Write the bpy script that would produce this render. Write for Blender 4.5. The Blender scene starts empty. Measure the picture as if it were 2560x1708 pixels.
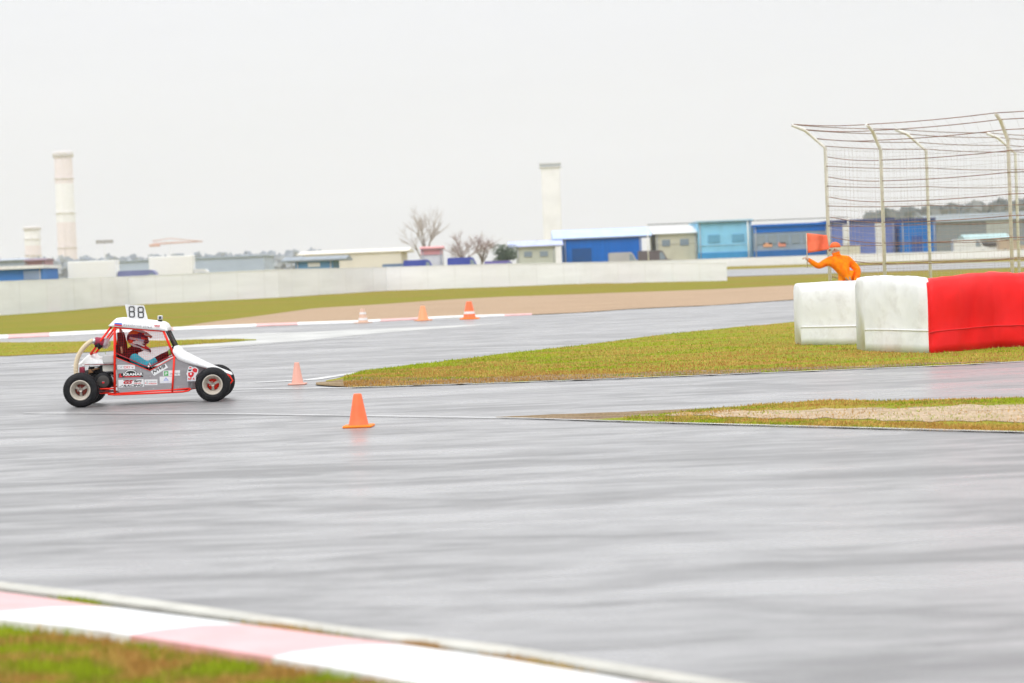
import bpy, bmesh, math, random
import numpy as np
from mathutils import Vector, Matrix
random.seed(7)
rng = np.random.default_rng(7)
S = bpy.context.scene
COL = S.collection
R = math.radians

# ------------------------------------------------------------------ camera
F = 5500.0            # focal length in photo pixels (photo 2560 x 1708)
H = 1.79              # eye height, metres
HX0, HSL = 730.0, 0.040   # horizon line: y = 730 - 0.04 x
ROLL = math.atan(HSL)
PITCH = math.atan((854 - (HX0 - HSL * 1280)) * math.cos(ROLL) / F)
cam_d = bpy.data.cameras.new("camera")
cam = bpy.data.objects.new("camera", cam_d)
COL.objects.link(cam)
cam_d.sensor_width = 36.0
cam_d.lens = F / 2560 * 36.0
cam_d.clip_start = 0.1
cam_d.clip_end = 8000
CM = Matrix.Translation((0, 0, H)) @ Matrix.Rotation(math.pi / 2 - PITCH, 4, 'X') @ Matrix.Rotation(-ROLL, 4, 'Z')
cam.matrix_world = CM
S.camera = cam
cam_d.dof.use_dof = True
cam_d.dof.focus_distance = 33.4
cam_d.dof.aperture_fstop = 1.8

# ------------------------------------------------------------------ world, sun, exposure
S.view_settings.view_transform = 'Standard'
S.view_settings.look = 'None'
S.view_settings.exposure = 0.0
S.view_settings.gamma = 1.0
W = bpy.data.worlds.new("World")
S.world = W
W.use_nodes = True
SUN_EL, SUN_AZ = R(52), R(205)
def build_world():
    nt = W.node_tree
    nt.nodes.clear()
    N = nt.nodes.new
    out = N('ShaderNodeOutputWorld'); bg = N('ShaderNodeBackground')
    sky = N('ShaderNodeTexSky'); sky.sky_type = 'NISHITA'; sky.sun_disc = False
    sky.sun_elevation = SUN_EL; sky.sun_rotation = SUN_AZ
    geo = N('ShaderNodeTexCoord')
    sep = N('ShaderNodeSeparateXYZ')
    nt.links.new(geo.outputs['Generated'], sep.inputs[0])
    ramp = N('ShaderNodeValToRGB')
    e = ramp.color_ramp.elements
    e[0].position = 0.0; e[0].color = (.868, .874, .895, 1)
    e[1].position = 1.0; e[1].color = (.98, .99, 1, 1)
    for p, c in ((.06, (.880, .886, .908)), (.13, (.915, .924, .955))):
        k = e.new(p); k.color = (*c, 1)
    nt.links.new(sep.outputs[2], ramp.inputs[0])
    # overcast brightening towards the zenith
    mr = N('ShaderNodeMapRange'); mr.inputs[1].default_value = 0.12; mr.inputs[2].default_value = 0.9
    mr.inputs[3].default_value = 1.0; mr.inputs[4].default_value = 2.05
    nt.links.new(sep.outputs[2], mr.inputs[0])
    # soft cloud bands
    mp = N('ShaderNodeMapping'); mp.inputs['Scale'].default_value = (2.2, 2.2, 16)
    nz = N('ShaderNodeTexNoise'); nz.inputs['Scale'].default_value = 1.6; nz.inputs['Detail'].default_value = 4
    nt.links.new(geo.outputs['Generated'], mp.inputs[0]); nt.links.new(mp.outputs[0], nz.inputs['Vector'])
    m2 = N('ShaderNodeMapRange'); m2.inputs[1].default_value = .3; m2.inputs[2].default_value = .7
    m2.inputs[3].default_value = 9.75; m2.inputs[4].default_value = 10.2
    nt.links.new(nz.outputs[0], m2.inputs[0])
    mul = N('ShaderNodeMath'); mul.operation = 'MULTIPLY'
    nt.links.new(mr.outputs[0], mul.inputs[0]); nt.links.new(m2.outputs[0], mul.inputs[1])
    vm = N('ShaderNodeVectorMath'); vm.operation = 'SCALE'
    nt.links.new(ramp.outputs[0], vm.inputs[0]); nt.links.new(mul.outputs[0], vm.inputs['Scale'])
    mix = N('ShaderNodeMix'); mix.data_type = 'RGBA'; mix.inputs[0].default_value = 0.03
    nt.links.new(vm.outputs[0], mix.inputs[6]); nt.links.new(sky.outputs[0], mix.inputs[7])
    nt.links.new(mix.outputs[2], bg.inputs[0])
    bg.inputs[1].default_value = 0.1
    nt.links.new(bg.outputs[0], out.inputs[0])
build_world()
sl = bpy.data.lights.new("sun", 'SUN'); sl.energy = 1.0; sl.angle = R(25); sl.color = (1, .985, .965)
so = bpy.data.objects.new("sun", sl); COL.objects.link(so)
sd = Vector((math.sin(SUN_AZ) * math.cos(SUN_EL), math.cos(SUN_AZ) * math.cos(SUN_EL), math.sin(SUN_EL)))
so.rotation_euler = sd.to_track_quat('Z', 'Y').to_euler()
so.location = (0, -10, 30)

# ------------------------------------------------------------------ pixel -> world helpers
RM = CM.to_3x3()
def ray(px, py):
    return RM @ Vector(((px - 1280) / F, (854 - py) / F, -1.0))
def zg(Y):
    return min(max(0.008 * (Y - 160), 0.0), 1.5)
def ground(px, py, dz=0.0):
    d = ray(px, py); s = d.z / d.y
    Y = None
    if s < 0 and -H / s <= 160: Y = -H / s
    elif s < .008 and (H + 1.28) / (.008 - s) <= 347.5: Y = (H + 1.28) / (.008 - s)
    elif s < 0: Y = (H - 1.5) / (-s)
    if Y is None or Y > 2500: Y = 2500
    return Vector((d.x / d.y * Y, Y, zg(Y) + dz))
def atd(px, py, Y):
    d = ray(px, py)
    return Vector((d.x / d.y * Y, Y, H + d.z / d.y * Y))

# ------------------------------------------------------------------ mesh builder
class MB:
    def __init__(s): s.v = []; s.f = []; s.m = []; s.sm = []
    def add(s, vs, fs, mi=0, smooth=False):
        b = len(s.v); s.v += [tuple(p) for p in vs]
        for f in fs:
            s.f.append(tuple(b + i for i in f)); s.m.append(mi); s.sm.append(smooth)
    def box(s, a, b, mi=0, M=None):
        x0, y0, z0 = a; x1, y1, z1 = b
        vs = [Vector(p) for p in ((x0,y0,z0),(x1,y0,z0),(x1,y1,z0),(x0,y1,z0),(x0,y0,z1),(x1,y0,z1),(x1,y1,z1),(x0,y1,z1))]
        if M: vs = [M @ p for p in vs]
        s.add(vs, [(0,3,2,1),(4,5,6,7),(0,1,5,4),(1,2,6,5),(2,3,7,6),(3,0,4,7)], mi)
    def bbox(s, a, b, r=.02, mi=0, M=None):
        """box with chamfered vertical and top edges"""
        x0, y0, z0 = a; x1, y1, z1 = b
        def ring(i, z): return [(x0+i+r,y0+i,z),(x1-i-r,y0+i,z),(x1-i,y0+i+r,z),(x1-i,y1-i-r,z),(x1-i-r,y1-i,z),(x0+i+r,y1-i,z),(x0+i,y1-i-r,z),(x0+i,y0+i+r,z)]
        rs = [ring(r*.6, z0), ring(0, z0+r), ring(0, z1-r), ring(r*.6, z1)]
        s.loft([[Vector(p) if not M else M @ Vector(p) for p in q] for q in rs], mi, cap=True)
    def loft(s, rings, mi=0, closed=True, cap=False, smooth=False):
        n = len(rings[0]); vs = [p for r in rings for p in r]; fs = []
        for i in range(len(rings) - 1):
            for j in range(n if closed else n - 1):
                k = (j + 1) % n
                fs.append((i*n+j, i*n+k, (i+1)*n+k, (i+1)*n+j))
        if cap:
            fs.append(tuple(reversed(range(n)))); fs.append(tuple((len(rings)-1)*n + j for j in range(n)))
        s.add(vs, fs, mi, smooth)
    def tube(s, pts, r, n=8, mi=0, cap=True, smooth=True):
        pts = [Vector(p) for p in pts]
        rs = r if isinstance(r, (list, tuple)) else [r] * len(pts)
        rings = []; up = None
        for i, p in enumerate(pts):
            t = (pts[min(i+1, len(pts)-1)] - pts[max(i-1, 0)])
            if t.length < 1e-9: t = Vector((0,0,1))
            t.normalize()
            if up is None: up = t.orthogonal().normalized()
            else:
                up = (up - t * up.dot(t))
                up = up.normalized() if up.length > 1e-6 else t.orthogonal().normalized()
            w = t.cross(up)
            rings.append([p + (up * math.cos(a) + w * math.sin(a)) * rs[i] for a in [2*math.pi*k/n for k in range(n)]])
        s.loft(rings, mi, cap=cap, smooth=smooth)
    def lathe(s, prof, c=(0,0,0), axis='Y', n=40, mi=0, smooth=True, M=None):
        """prof: list of (along-axis, radius); open profile"""
        c = Vector(c); rings = []
        for a, r in prof:
            rg = []
            for k in range(n):
                t = 2*math.pi*k/n; u, w = r*math.cos(t), r*math.sin(t)
                p = {'Y': Vector((u, a, w)), 'Z': Vector((u, w, a)), 'X': Vector((a, u, w))}[axis]
                if M: p = M @ p
                rg.append(c + p)
            rings.append(rg)
        s.loft(rings, mi, smooth=smooth)
    def prism(s, pts, d, mi=0):
        """pts: 3D loop, extruded by vector d"""
        pts = [Vector(p) for p in pts]; d = Vector(d); n = len(pts)
        vs = pts + [p + d for p in pts]
        s.add(vs, [tuple(range(n)), tuple(reversed(range(n, 2*n)))] + [(i, i+n, (i+1)%n+n, (i+1)%n) for i in range(n)], mi)
    def blob(s, c, rad, mi=0, n=16, m=10, M=None, fn=None):
        c = Vector(c); rings = []
        for i in range(m + 1):
            ph = math.pi * (i + .02) / (m + .04); rg = []
            for k in range(n):
                t = 2*math.pi*k/n
                p = Vector((math.sin(ph)*math.cos(t)*rad[0], math.sin(ph)*math.sin(t)*rad[1], math.cos(ph)*rad[2]))
                if fn: p = fn(p)
                if M: p = M @ p
                rg.append(c + p)
            rings.append(rg)
        s.loft(rings, mi, cap=True, smooth=True)
    def build(s, name, mats, parent=None, origin=None):
        me = bpy.data.meshes.new(name)
        if origin is not None:
            ox, oy, oz = origin
            vs = [(x-ox, y-oy, z-oz) for x, y, z in s.v]
        else: vs = s.v
        me.from_pydata(vs, [], s.f)
        if not isinstance(mats, (list, tuple)): mats = [mats]
        for m in mats: me.materials.append(m)
        me.polygons.foreach_set('material_index', s.m)
        me.polygons.foreach_set('use_smooth', s.sm)
        bm = bmesh.new(); bm.from_mesh(me); bmesh.ops.recalc_face_normals(bm, faces=bm.faces); bm.to_mesh(me); bm.free()
        o = bpy.data.objects.new(name, me); COL.objects.link(o)
        if parent is not None: o.parent = parent
        elif origin is not None: o.location = origin
        return o

def tag(o, label=None, cat=None, group=None, kind=None):
    if label: o['label'] = label
    if cat: o['category'] = cat
    if group: o['group'] = group
    if kind: o['kind'] = kind
    return o
def thing(name, label, cat, loc=(0,0,0), rz=0, group=None):
    o = bpy.data.objects.new(name, None); COL.objects.link(o)
    o.location = loc; o.rotation_euler = (0, 0, rz); o.empty_display_size = .1
    return tag(o, label, cat, group)
def copy_tree(o, parent=None):
    c = o.copy(); COL.objects.link(c)
    if parent: c.parent = parent
    for ch in [x for x in bpy.data.objects if x.parent == o]: copy_tree(ch, c)
    return c

# ------------------------------------------------------------------ materials
MATS = {}
def mat(name, col, rough=.6, metal=0.0, var=0.0, scale=8.0, bump=0.0, bscale=60.0, spec=.5, coat=0, col2=None, stretch=None, alpha=None, trans=0, objc=True, dirt=0, dscale=2.0, dcol=(.30, .26, .21)):
    if name in MATS: return MATS[name]
    m = bpy.data.materials.new(name); m.use_nodes = True
    nt = m.node_tree; b = nt.nodes['Principled BSDF']
    b.inputs['Base Color'].default_value = (*col, 1); b.inputs['Roughness'].default_value = rough
    b.inputs['Metallic'].default_value = metal; b.inputs['Specular IOR Level'].default_value = spec
    b.inputs['Coat Weight'].default_value = coat
    if alpha is not None: b.inputs['Alpha'].default_value = alpha
    if trans: b.inputs['Transmission Weight'].default_value = trans
    tc = nt.nodes.new('ShaderNodeTexCoord'); mp = nt.nodes.new('ShaderNodeMapping')
    nt.links.new(tc.outputs['Object'], mp.inputs[0])
    if stretch: mp.inputs['Scale'].default_value = stretch
    if var or col2:
        nz = nt.nodes.new('ShaderNodeTexNoise'); nz.inputs['Scale'].default_value = scale; nz.inputs['Detail'].default_value = 6
        nt.links.new(mp.outputs[0], nz.inputs['Vector'])
        rp = nt.nodes.new('ShaderNodeValToRGB')
        c2 = col2 or tuple(c * (1 - var) for c in col); c1 = col if col2 else tuple(min(1, c * (1 + var)) for c in col)
        rp.color_ramp.elements[0].position = .38; rp.color_ramp.elements[0].color = (*c2, 1)
        rp.color_ramp.elements[1].position = .62; rp.color_ramp.elements[1].color = (*c1, 1)
        nt.links.new(nz.outputs[0], rp.inputs[0]); nt.links.new(rp.outputs[0], b.inputs['Base Color'])
    if dirt:
        nd = nt.nodes.new('ShaderNodeTexNoise'); nd.inputs['Scale'].default_value = dscale; nd.inputs['Detail'].default_value = 9; nd.inputs['Roughness'].default_value = .68
        nt.links.new(tc.outputs['Object'], nd.inputs['Vector'])
        md = nt.nodes.new('ShaderNodeMapRange'); md.inputs[1].default_value = .50; md.inputs[2].default_value = .78; md.inputs[3].default_value = 0; md.inputs[4].default_value = dirt
        nt.links.new(nd.outputs[0], md.inputs[0])
        xd = nt.nodes.new('ShaderNodeMix'); xd.data_type = 'RGBA'; nt.links.new(md.outputs[0], xd.inputs[0])
        if b.inputs['Base Color'].links: nt.links.new(b.inputs['Base Color'].links[0].from_socket, xd.inputs[6])
        else: xd.inputs[6].default_value = (*col, 1)
        xd.inputs[7].default_value = (*dcol, 1); nt.links.new(xd.outputs[2], b.inputs['Base Color'])
    if bump:
        n2 = nt.nodes.new('ShaderNodeTexNoise'); n2.inputs['Scale'].default_value = bscale; n2.inputs['Detail'].default_value = 4
        nt.links.new(mp.outputs[0], n2.inputs['Vector'])
        bp = nt.nodes.new('ShaderNodeBump'); bp.inputs['Strength'].default_value = bump; bp.inputs['Distance'].default_value = .02
        nt.links.new(n2.outputs[0], bp.inputs['Height']); nt.links.new(bp.outputs[0], b.inputs['Normal'])
    MATS[name] = m
    return m

def asphalt_mat(name, dark, light, wet=.5):
    m = bpy.data.materials.new(name); m.use_nodes = True
    nt = m.node_tree; N = nt.nodes.new; L = nt.links.new; b = nt.nodes['Principled BSDF']
    tc = N('ShaderNodeTexCoord')
    def noise(sc, scale, det=5, rough=.55, dist=0):
        mp = N('ShaderNodeMapping'); mp.inputs['Scale'].default_value = sc
        L(tc.outputs['Object'], mp.inputs[0])
        n = N('ShaderNodeTexNoise'); n.inputs['Scale'].default_value = scale; n.inputs['Detail'].default_value = det
        n.inputs['Roughness'].default_value = rough; n.inputs['Distortion'].default_value = dist
        L(mp.outputs[0], n.inputs['Vector']); return n.outputs[0]
    a = noise((.30, .95, 1), 1.0, 8, .66, .9)      # wet / drier patches drawn out along the driving line
    c = noise((.05, .28, 1), 1.0, 4, .5, .4)       # broad bands
    g = noise((1, 1, 1), 70, 3, .6)                # aggregate
    g2 = noise((.25, 1.0, 1), 3.4, 6, .7, .6)
    def math2(op, x, y):
        n = N('ShaderNodeMath'); n.operation = op
        for i, k in enumerate((x, y)):
            if isinstance(k, (int, float)): n.inputs[i].default_value = k
            else: L(k, n.inputs[i])
        return n.outputs[0]
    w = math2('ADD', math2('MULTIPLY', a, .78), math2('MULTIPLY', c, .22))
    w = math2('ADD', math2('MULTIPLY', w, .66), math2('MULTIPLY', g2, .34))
    # larger water films, their sky sheen painted in as paler ellipses
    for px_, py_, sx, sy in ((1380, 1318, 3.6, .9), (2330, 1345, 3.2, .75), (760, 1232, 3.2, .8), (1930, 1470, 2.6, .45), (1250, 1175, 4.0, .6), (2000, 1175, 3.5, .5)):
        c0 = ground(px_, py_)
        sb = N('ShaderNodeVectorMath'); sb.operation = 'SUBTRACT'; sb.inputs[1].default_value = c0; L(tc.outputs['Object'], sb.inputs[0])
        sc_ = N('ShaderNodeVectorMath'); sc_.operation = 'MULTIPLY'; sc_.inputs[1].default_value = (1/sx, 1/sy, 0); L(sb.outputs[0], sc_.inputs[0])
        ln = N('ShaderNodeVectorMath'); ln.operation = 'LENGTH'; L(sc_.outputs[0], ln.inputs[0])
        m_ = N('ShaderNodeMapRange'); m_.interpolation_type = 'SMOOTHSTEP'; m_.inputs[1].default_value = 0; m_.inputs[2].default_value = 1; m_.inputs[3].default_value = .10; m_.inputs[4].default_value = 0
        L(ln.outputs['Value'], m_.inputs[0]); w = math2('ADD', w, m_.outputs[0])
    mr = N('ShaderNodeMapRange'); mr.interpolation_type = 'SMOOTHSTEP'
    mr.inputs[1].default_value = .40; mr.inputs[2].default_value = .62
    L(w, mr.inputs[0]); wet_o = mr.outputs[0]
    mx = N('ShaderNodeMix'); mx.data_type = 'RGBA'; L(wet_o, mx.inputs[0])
    mx.inputs[6].default_value = (*dark, 1); mx.inputs[7].default_value = (*light, 1)  # sheen of the wet patches painted in as a lighter base colour
    ag = N('ShaderNodeMix'); ag.data_type = 'RGBA'; ag.blend_type = 'MULTIPLY'; ag.inputs[0].default_value = 1
    ar = N('ShaderNodeMapRange'); ar.inputs[1].default_value = .3; ar.inputs[2].default_value = .7; ar.inputs[3].default_value = .72; ar.inputs[4].default_value = 1.28
    L(g, ar.inputs[0]); L(mx.outputs[2], ag.inputs[6]); L(ar.outputs[0], ag.inputs[7]); L(ag.outputs[2], b.inputs['Base Color'])
    rr = N('ShaderNodeMapRange'); L(wet_o, rr.inputs[0]); rr.inputs[3].default_value = .44; rr.inputs[4].default_value = .25
    L(rr.outputs[0], b.inputs['Roughness'])
    bp = N('ShaderNodeBump'); bp.inputs['Distance'].default_value = .004
    bs = N('ShaderNodeMapRange'); L(wet_o, bs.inputs[0]); bs.inputs[3].default_value = .55; bs.inputs[4].default_value = .15
    L(bs.outputs[0], bp.inputs['Strength']); L(g, bp.inputs['Height']); L(bp.outputs[0], b.inputs['Normal'])
    return m

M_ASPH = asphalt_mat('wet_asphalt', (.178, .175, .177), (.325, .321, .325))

def grass_mat(name, cols, scale=(.35, 1.1, 1), bumpy=.6):
    m = bpy.data.materials.new(name); m.use_nodes = True
    nt = m.node_tree; N = nt.nodes.new; L = nt.links.new; b = nt.nodes['Principled BSDF']
    tc = N('ShaderNodeTexCoord'); mp = N('ShaderNodeMapping'); mp.inputs['Scale'].default_value = scale
    L(tc.outputs['Object'], mp.inputs[0])
    n = N('ShaderNodeTexNoise'); n.inputs['Scale'].default_value = 1.0; n.inputs['Detail'].default_value = 9; n.inputs['Roughness'].default_value = .62
    L(mp.outputs[0], n.inputs['Vector'])
    rp = N('ShaderNodeValToRGB'); e = rp.color_ramp.elements
    k = len(cols)
    e[0].position = .32; e[0].color = (*cols[0], 1); e[1].position = .68; e[1].color = (*cols[-1], 1)
    for i in range(1, k-1):
        q = e.new(.32 + .36*i/(k-1)); q.color = (*cols[i], 1)
    L(n.outputs[0], rp.inputs[0])
    f = N('ShaderNodeTexNoise'); f.inputs['Scale'].default_value = 28; f.inputs['Detail'].default_value = 5
    L(tc.outputs['Object'], f.inputs['Vector'])
    fr = N('ShaderNodeMapRange'); fr.inputs[1].default_value = .3; fr.inputs[2].default_value = .7; fr.inputs[3].default_value = .62; fr.inputs[4].default_value = 1.38
    L(f.outputs[0], fr.inputs[0])
    mx = N('ShaderNodeMix'); mx.data_type = 'RGBA'; mx.blend_type = 'MULTIPLY'; mx.inputs[0].default_value = 1
    L(rp.outputs[0], mx.inputs[6]); L(fr.outputs[0], mx.inputs[7]); L(mx.outputs[2], b.inputs['Base Color'])
    b.inputs['Roughness'].default_value = .9; b.inputs['Specular IOR Level'].default_value = .03
    bp = N('ShaderNodeBump'); bp.inputs['Strength'].default_value = bumpy; bp.inputs['Distance'].default_value = .04
    L(f.outputs[0], bp.inputs['Height']); L(bp.outputs[0], b.inputs['Normal'])
    return m
G_BR = (.40, .235, .06); G_OL = (.32, .235, .04); G_YG = (.28, .27, .035); G_GR = (.20, .25, .02)
M_GRASS = grass_mat('autumn_grass', [G_BR, G_OL, G_YG, G_GR, G_OL])
M_GRASSF = grass_mat('far_grass', [(.25,.17,.045), (.26,.195,.04), (.235,.22,.035), (.26,.185,.04)], (.06, .25, 1))
M_GRAVEL = grass_mat('tan_gravel', [(.33,.235,.155), (.41,.295,.20), (.44,.32,.22), (.38,.27,.18)], (.12, .6, 1), .8)
M_DIRT = grass_mat('damp_soil', [(.16,.11,.07), (.30,.22,.15), (.22,.16,.08), (.38,.29,.20)], (.4, 1.4, 1), .8)

# ------------------------------------------------------------------ ground and surfaces
def poly_eval(pl, x):
    pl = sorted(pl)
    xs = [p[0] for p in pl]; ys = [p[1] for p in pl]
    if x <= xs[0]:
        s = (ys[1]-ys[0])/(xs[1]-xs[0]); return ys[0] + s*(x-xs[0])
    if x >= xs[-1]:
        s = (ys[-1]-ys[-2])/(xs[-1]-xs[-2]); return ys[-1] + s*(x-xs[-1])
    return float(np.interp(x, xs, ys))
def strip(name, top, bot, x0, x1, dz, m, kind='structure', cols=90, rows=8, jit=0, **kw):
    mb = MB(); rings = []
    ph = random.random()*10
    for j in range(rows + 1):
        r = []
        for i in range(cols + 1):
            x = x0 + (x1-x0)*i/cols
            a, b = poly_eval(top, x), poly_eval(bot, x)
            if jit:
                a += jit*(math.sin(x*.021+ph)+math.sin(x*.053+ph*2)+.6*math.sin(x*.13+ph*3)); b += jit*(math.sin(x*.017+ph*3)+math.sin(x*.061+ph)+.6*math.sin(x*.11+ph))
            if b < a + .2: b = a + .2
            t = j/rows
            r.append(ground(x, a + (b-a)*t, dz))
        rings.append(r)
    mb.loft(rings, closed=False)
    o = mb.build(name, m); tag(o, kind=kind, **kw)
    return o
def line(name, pl, w, dz, m, x0=None, x1=None, n=60, **kw):
    xs = [p[0] for p in pl]; x0 = min(xs) if x0 is None else x0; x1 = max(xs) if x1 is None else x1
    P = [ground(x0+(x1-x0)*i/n, poly_eval(pl, x0+(x1-x0)*i/n), dz) for i in range(n+1)]
    mb = MB(); a = []; b = []
    for i, p in enumerate(P):
        t = (P[min(i+1, n)] - P[max(i-1, 0)]); t.z = 0; t.normalize(); nn = Vector((-t.y, t.x, 0))
        a.append(p + nn*w/2); b.append(p - nn*w/2)
    mb.loft([a, b], closed=False)
    return tag(mb.build(name, m), kind='structure', **kw)

mb = MB()
ys = [2, 60, 160, 347.5, 900, 3500]
mb.loft([[Vector((x, y, zg(y) - .02)) for x in (-2500, -300, 300, 2500)] for y in ys], closed=False)
tag(mb.build('ground', M_GRASSF), kind='structure')

KERB_TOP = [(-900, 868), (0, 841.5), (287, 828), (700, 811), (881, 805.5), (1127, 793.6), (1297, 788.5), (1450, 782), (1587, 772), (1779, 764), (1986, 749.5), (2560, 716)]
KERB_BOT = [(x, y + max(0.8, 6.5 - 5.5*max(0, x)/1300)) for x, y in KERB_TOP]
GRAVEL_TOP = [(300, 833), (410, 825), (520, 806), (650, 790), (786, 771), (956, 761), (1127, 749), (1263, 742), (1450, 736), (1523, 733), (1779, 724), (1980, 714), (2560, 692)]
FG_TOP = [(-900, 1360), (0, 1459), (272, 1490), (545, 1526), (817, 1566), (1089, 1599), (1280, 1622), (1552, 1666), (1797, 1705), (2600, 1840), (3400, 1990)]
FG_BOT = [(-900, 1372), (0, 1476), (272, 1508), (545, 1545), (817, 1584), (1089, 1619), (1280, 1643), (1552, 1688), (1797, 1728), (2600, 1862), (3400, 2015)]
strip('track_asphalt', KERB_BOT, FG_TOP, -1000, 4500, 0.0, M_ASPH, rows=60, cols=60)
strip('gravel_trap', GRAVEL_TOP, [(x, y-.2) for x, y in KERB_TOP], 330, 2700, .008, M_GRAVEL, cols=80)
strip('grass_verge', [(-900, 810), (0, 787), (159, 776), (319, 761), (700, 742), (1263, 715), (1779, 701), (2560, 684)],
      [(-900, 867), (0, 841), (287, 827.5), (400, 823)] + [(x, y+2) for x, y in GRAVEL_TOP[2:]], -1000, 2700, .004, grass_mat('verge_grass', [(.25,.155,.045), (.26,.185,.04), (.235,.215,.03), (.185,.205,.02), (.26,.175,.04)], (.08, .45, 1)), jit=.8, cols=160)

WEDGE_T = [(-900, 860), (0, 857), (130, 855.5), (445, 851), (555, 848.5), (640, 849)]
WEDGE_B = [(-900, 925), (0, 892), (130, 886), (283, 878), (445, 865), (640, 851)]
M_CONC = mat('pale_concrete', (.46, .46, .44), .45, var=.12, scale=.7, bump=.2)
strip('concrete_apron', [(200, 855), (445, 846.5), (600, 836), (800, 829), (1000, 820), (1250, 809.5)],
      [(200, 857), (445, 870), (600, 864), (780, 850), (950, 833), (1250, 810.5)], 300, 1250, .004, M_CONC)
strip('grass_wedge', WEDGE_T, WEDGE_B, -1000, 640, .012, M_GRASS, jit=.4)
IS_T = [(800, 956), (850, 945), (914, 928), (1136, 901), (1309, 880), (1500, 859), (1675, 835), (1986, 805.6), (2560, 740), (3400, 655), (4400, 590)]
IS_B = [(800, 962), (876, 970), (1136, 962), (1500, 949), (1943, 931.6), (2399, 913), (2560, 904), (3400, 866), (4400, 826)]
strip('grass_island', IS_T, IS_B, 815, 4300, .012, M_GRASS, jit=.5, cols=140, rows=14)
strip('soil_edge', [(780, 962), (900, 944), (1100, 948), (1500, 937), (2000, 921), (2500, 904)], [(780, 964), (876, 970), (1136, 962), (1500, 949), (2000, 929), (2500, 907)], 790, 2500, .018, M_DIRT, jit=.8)
LG_T = [(1240, 1044), (1300, 1041), (1756, 1023), (1917, 1012), (2077, 1002), (2211, 1004), (2560, 996), (3400, 965)]
LG_B = [(1240, 1045), (1300, 1047), (1622, 1056.5), (1943, 1065.6), (2560, 1082), (3400, 1108)]
LG_T2 = [(1470, 1052.5), (1560, 1046), (1680, 1034), (1780, 1024)] + LG_T[3:]
strip('grass_tongue', LG_T2, LG_B, 1470, 4300, .012, M_GRASS, jit=.5, cols=120)
strip('soil_tongue', LG_T, LG_B, 1240, 1800, .008, M_DIRT, jit=.3)
strip('sand_patch', [(1600, 1041), (1700, 1036), (1800, 1031), (2100, 1026), (2560, 1014), (3300, 995), (4300, 975)], [(1600, 1042), (1700, 1043), (1800, 1045), (2100, 1052), (2560, 1060), (3300, 1075), (4300, 1095)], 1600, 4200, .018,
      grass_mat('pale_sand', [(.24,.18,.10), (.50,.39,.28), (.42,.32,.21), (.55,.43,.31)], (.3, 1.2, 1)), jit=1.6)
# far track strip beyond the wall end
strip('far_track', [(1700, 676), (1823, 674.5), (2008, 669), (2159, 664.5), (2560, 654), (3400, 630)], [(1700, 695), (1823, 692), (2008, 686), (2159, 681), (2560, 668), (3400, 645)], 1560, 3000, .012, M_ASPH)

M_LINE = mat('white_road_paint', (.74, .74, .73), .4, var=.12, scale=2.0)
M_LINEW = mat('worn_road_paint', (.55, .55, .545), .38, var=.2, scale=.8)
line('edge_line', [(x, y+1.5) for x, y in KERB_TOP], .16, .006, M_LINE, 1100, 2300)
line('edge_line', [(640, 957), (780, 950), (914, 929.5), (1136, 903), (1309, 882), (1500, 861), (1675, 837), (1986, 807)], .30, .007, M_LINEW, 640, 2300)  # wet edge of the island, its sheen painted as a broad light strip
line('edge_line', [(0, 990), (300, 984), (600, 975), (876, 971), (1136, 963.3), (1500, 950.3), (1943, 933), (2399, 914.5), (2560, 905.5)], .09, .016, M_LINE, 560, 4200)
line('edge_line', [(130, 1035), (600, 1037), (1000, 1043), (1300, 1048), (1622, 1058), (1943, 1067), (2560, 1083.5)], .07, .016, M_LINEW, 60, 4200)
line('edge_line', [(-400, 925), (0, 909), (200, 899), (600, 866), (800, 851), (1000, 836)], .22, .008, M_LINEW, -400, 900)
line('edge_line', [(1823, 674), (2008, 668.5), (2159, 664), (2560, 653.5)], .35, .02, M_LINE, 1780, 2700)

# far kerb, red and white blocks
M_KR = mat('sheen_paled_red_paint', (.72, .38, .37), .35, var=.15, scale=3)  # red paled in the base colour to carry the wet sheen
M_KW = mat('kerb_white_paint', (.80, .80, .80), .35, var=.06, scale=3)
def far_kerb():
    mb = MB(); n = 56; x0, x1 = -600, 1330
    for i in range(n):
        xa, xb = x0+(x1-x0)*i/n, x0+(x1-x0)*(i+1)/n
        q = []
        for x in (xa, xb):
            a = ground(x, poly_eval(KERB_TOP, x), 0); b = ground(x, poly_eval(KERB_BOT, x), 0)
            q.append([b + Vector((0,0,.002)), b + Vector((0,0,.03)), a + Vector((0,0,.07)), a + Vector((0,0,.002))])
        mb.loft([q[0], q[1]], 0 if (i // 3) % 3 == 0 else 1, cap=False)
    tag(mb.build('far_kerb', [M_KR, M_KW]), kind='structure')
far_kerb()

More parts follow.
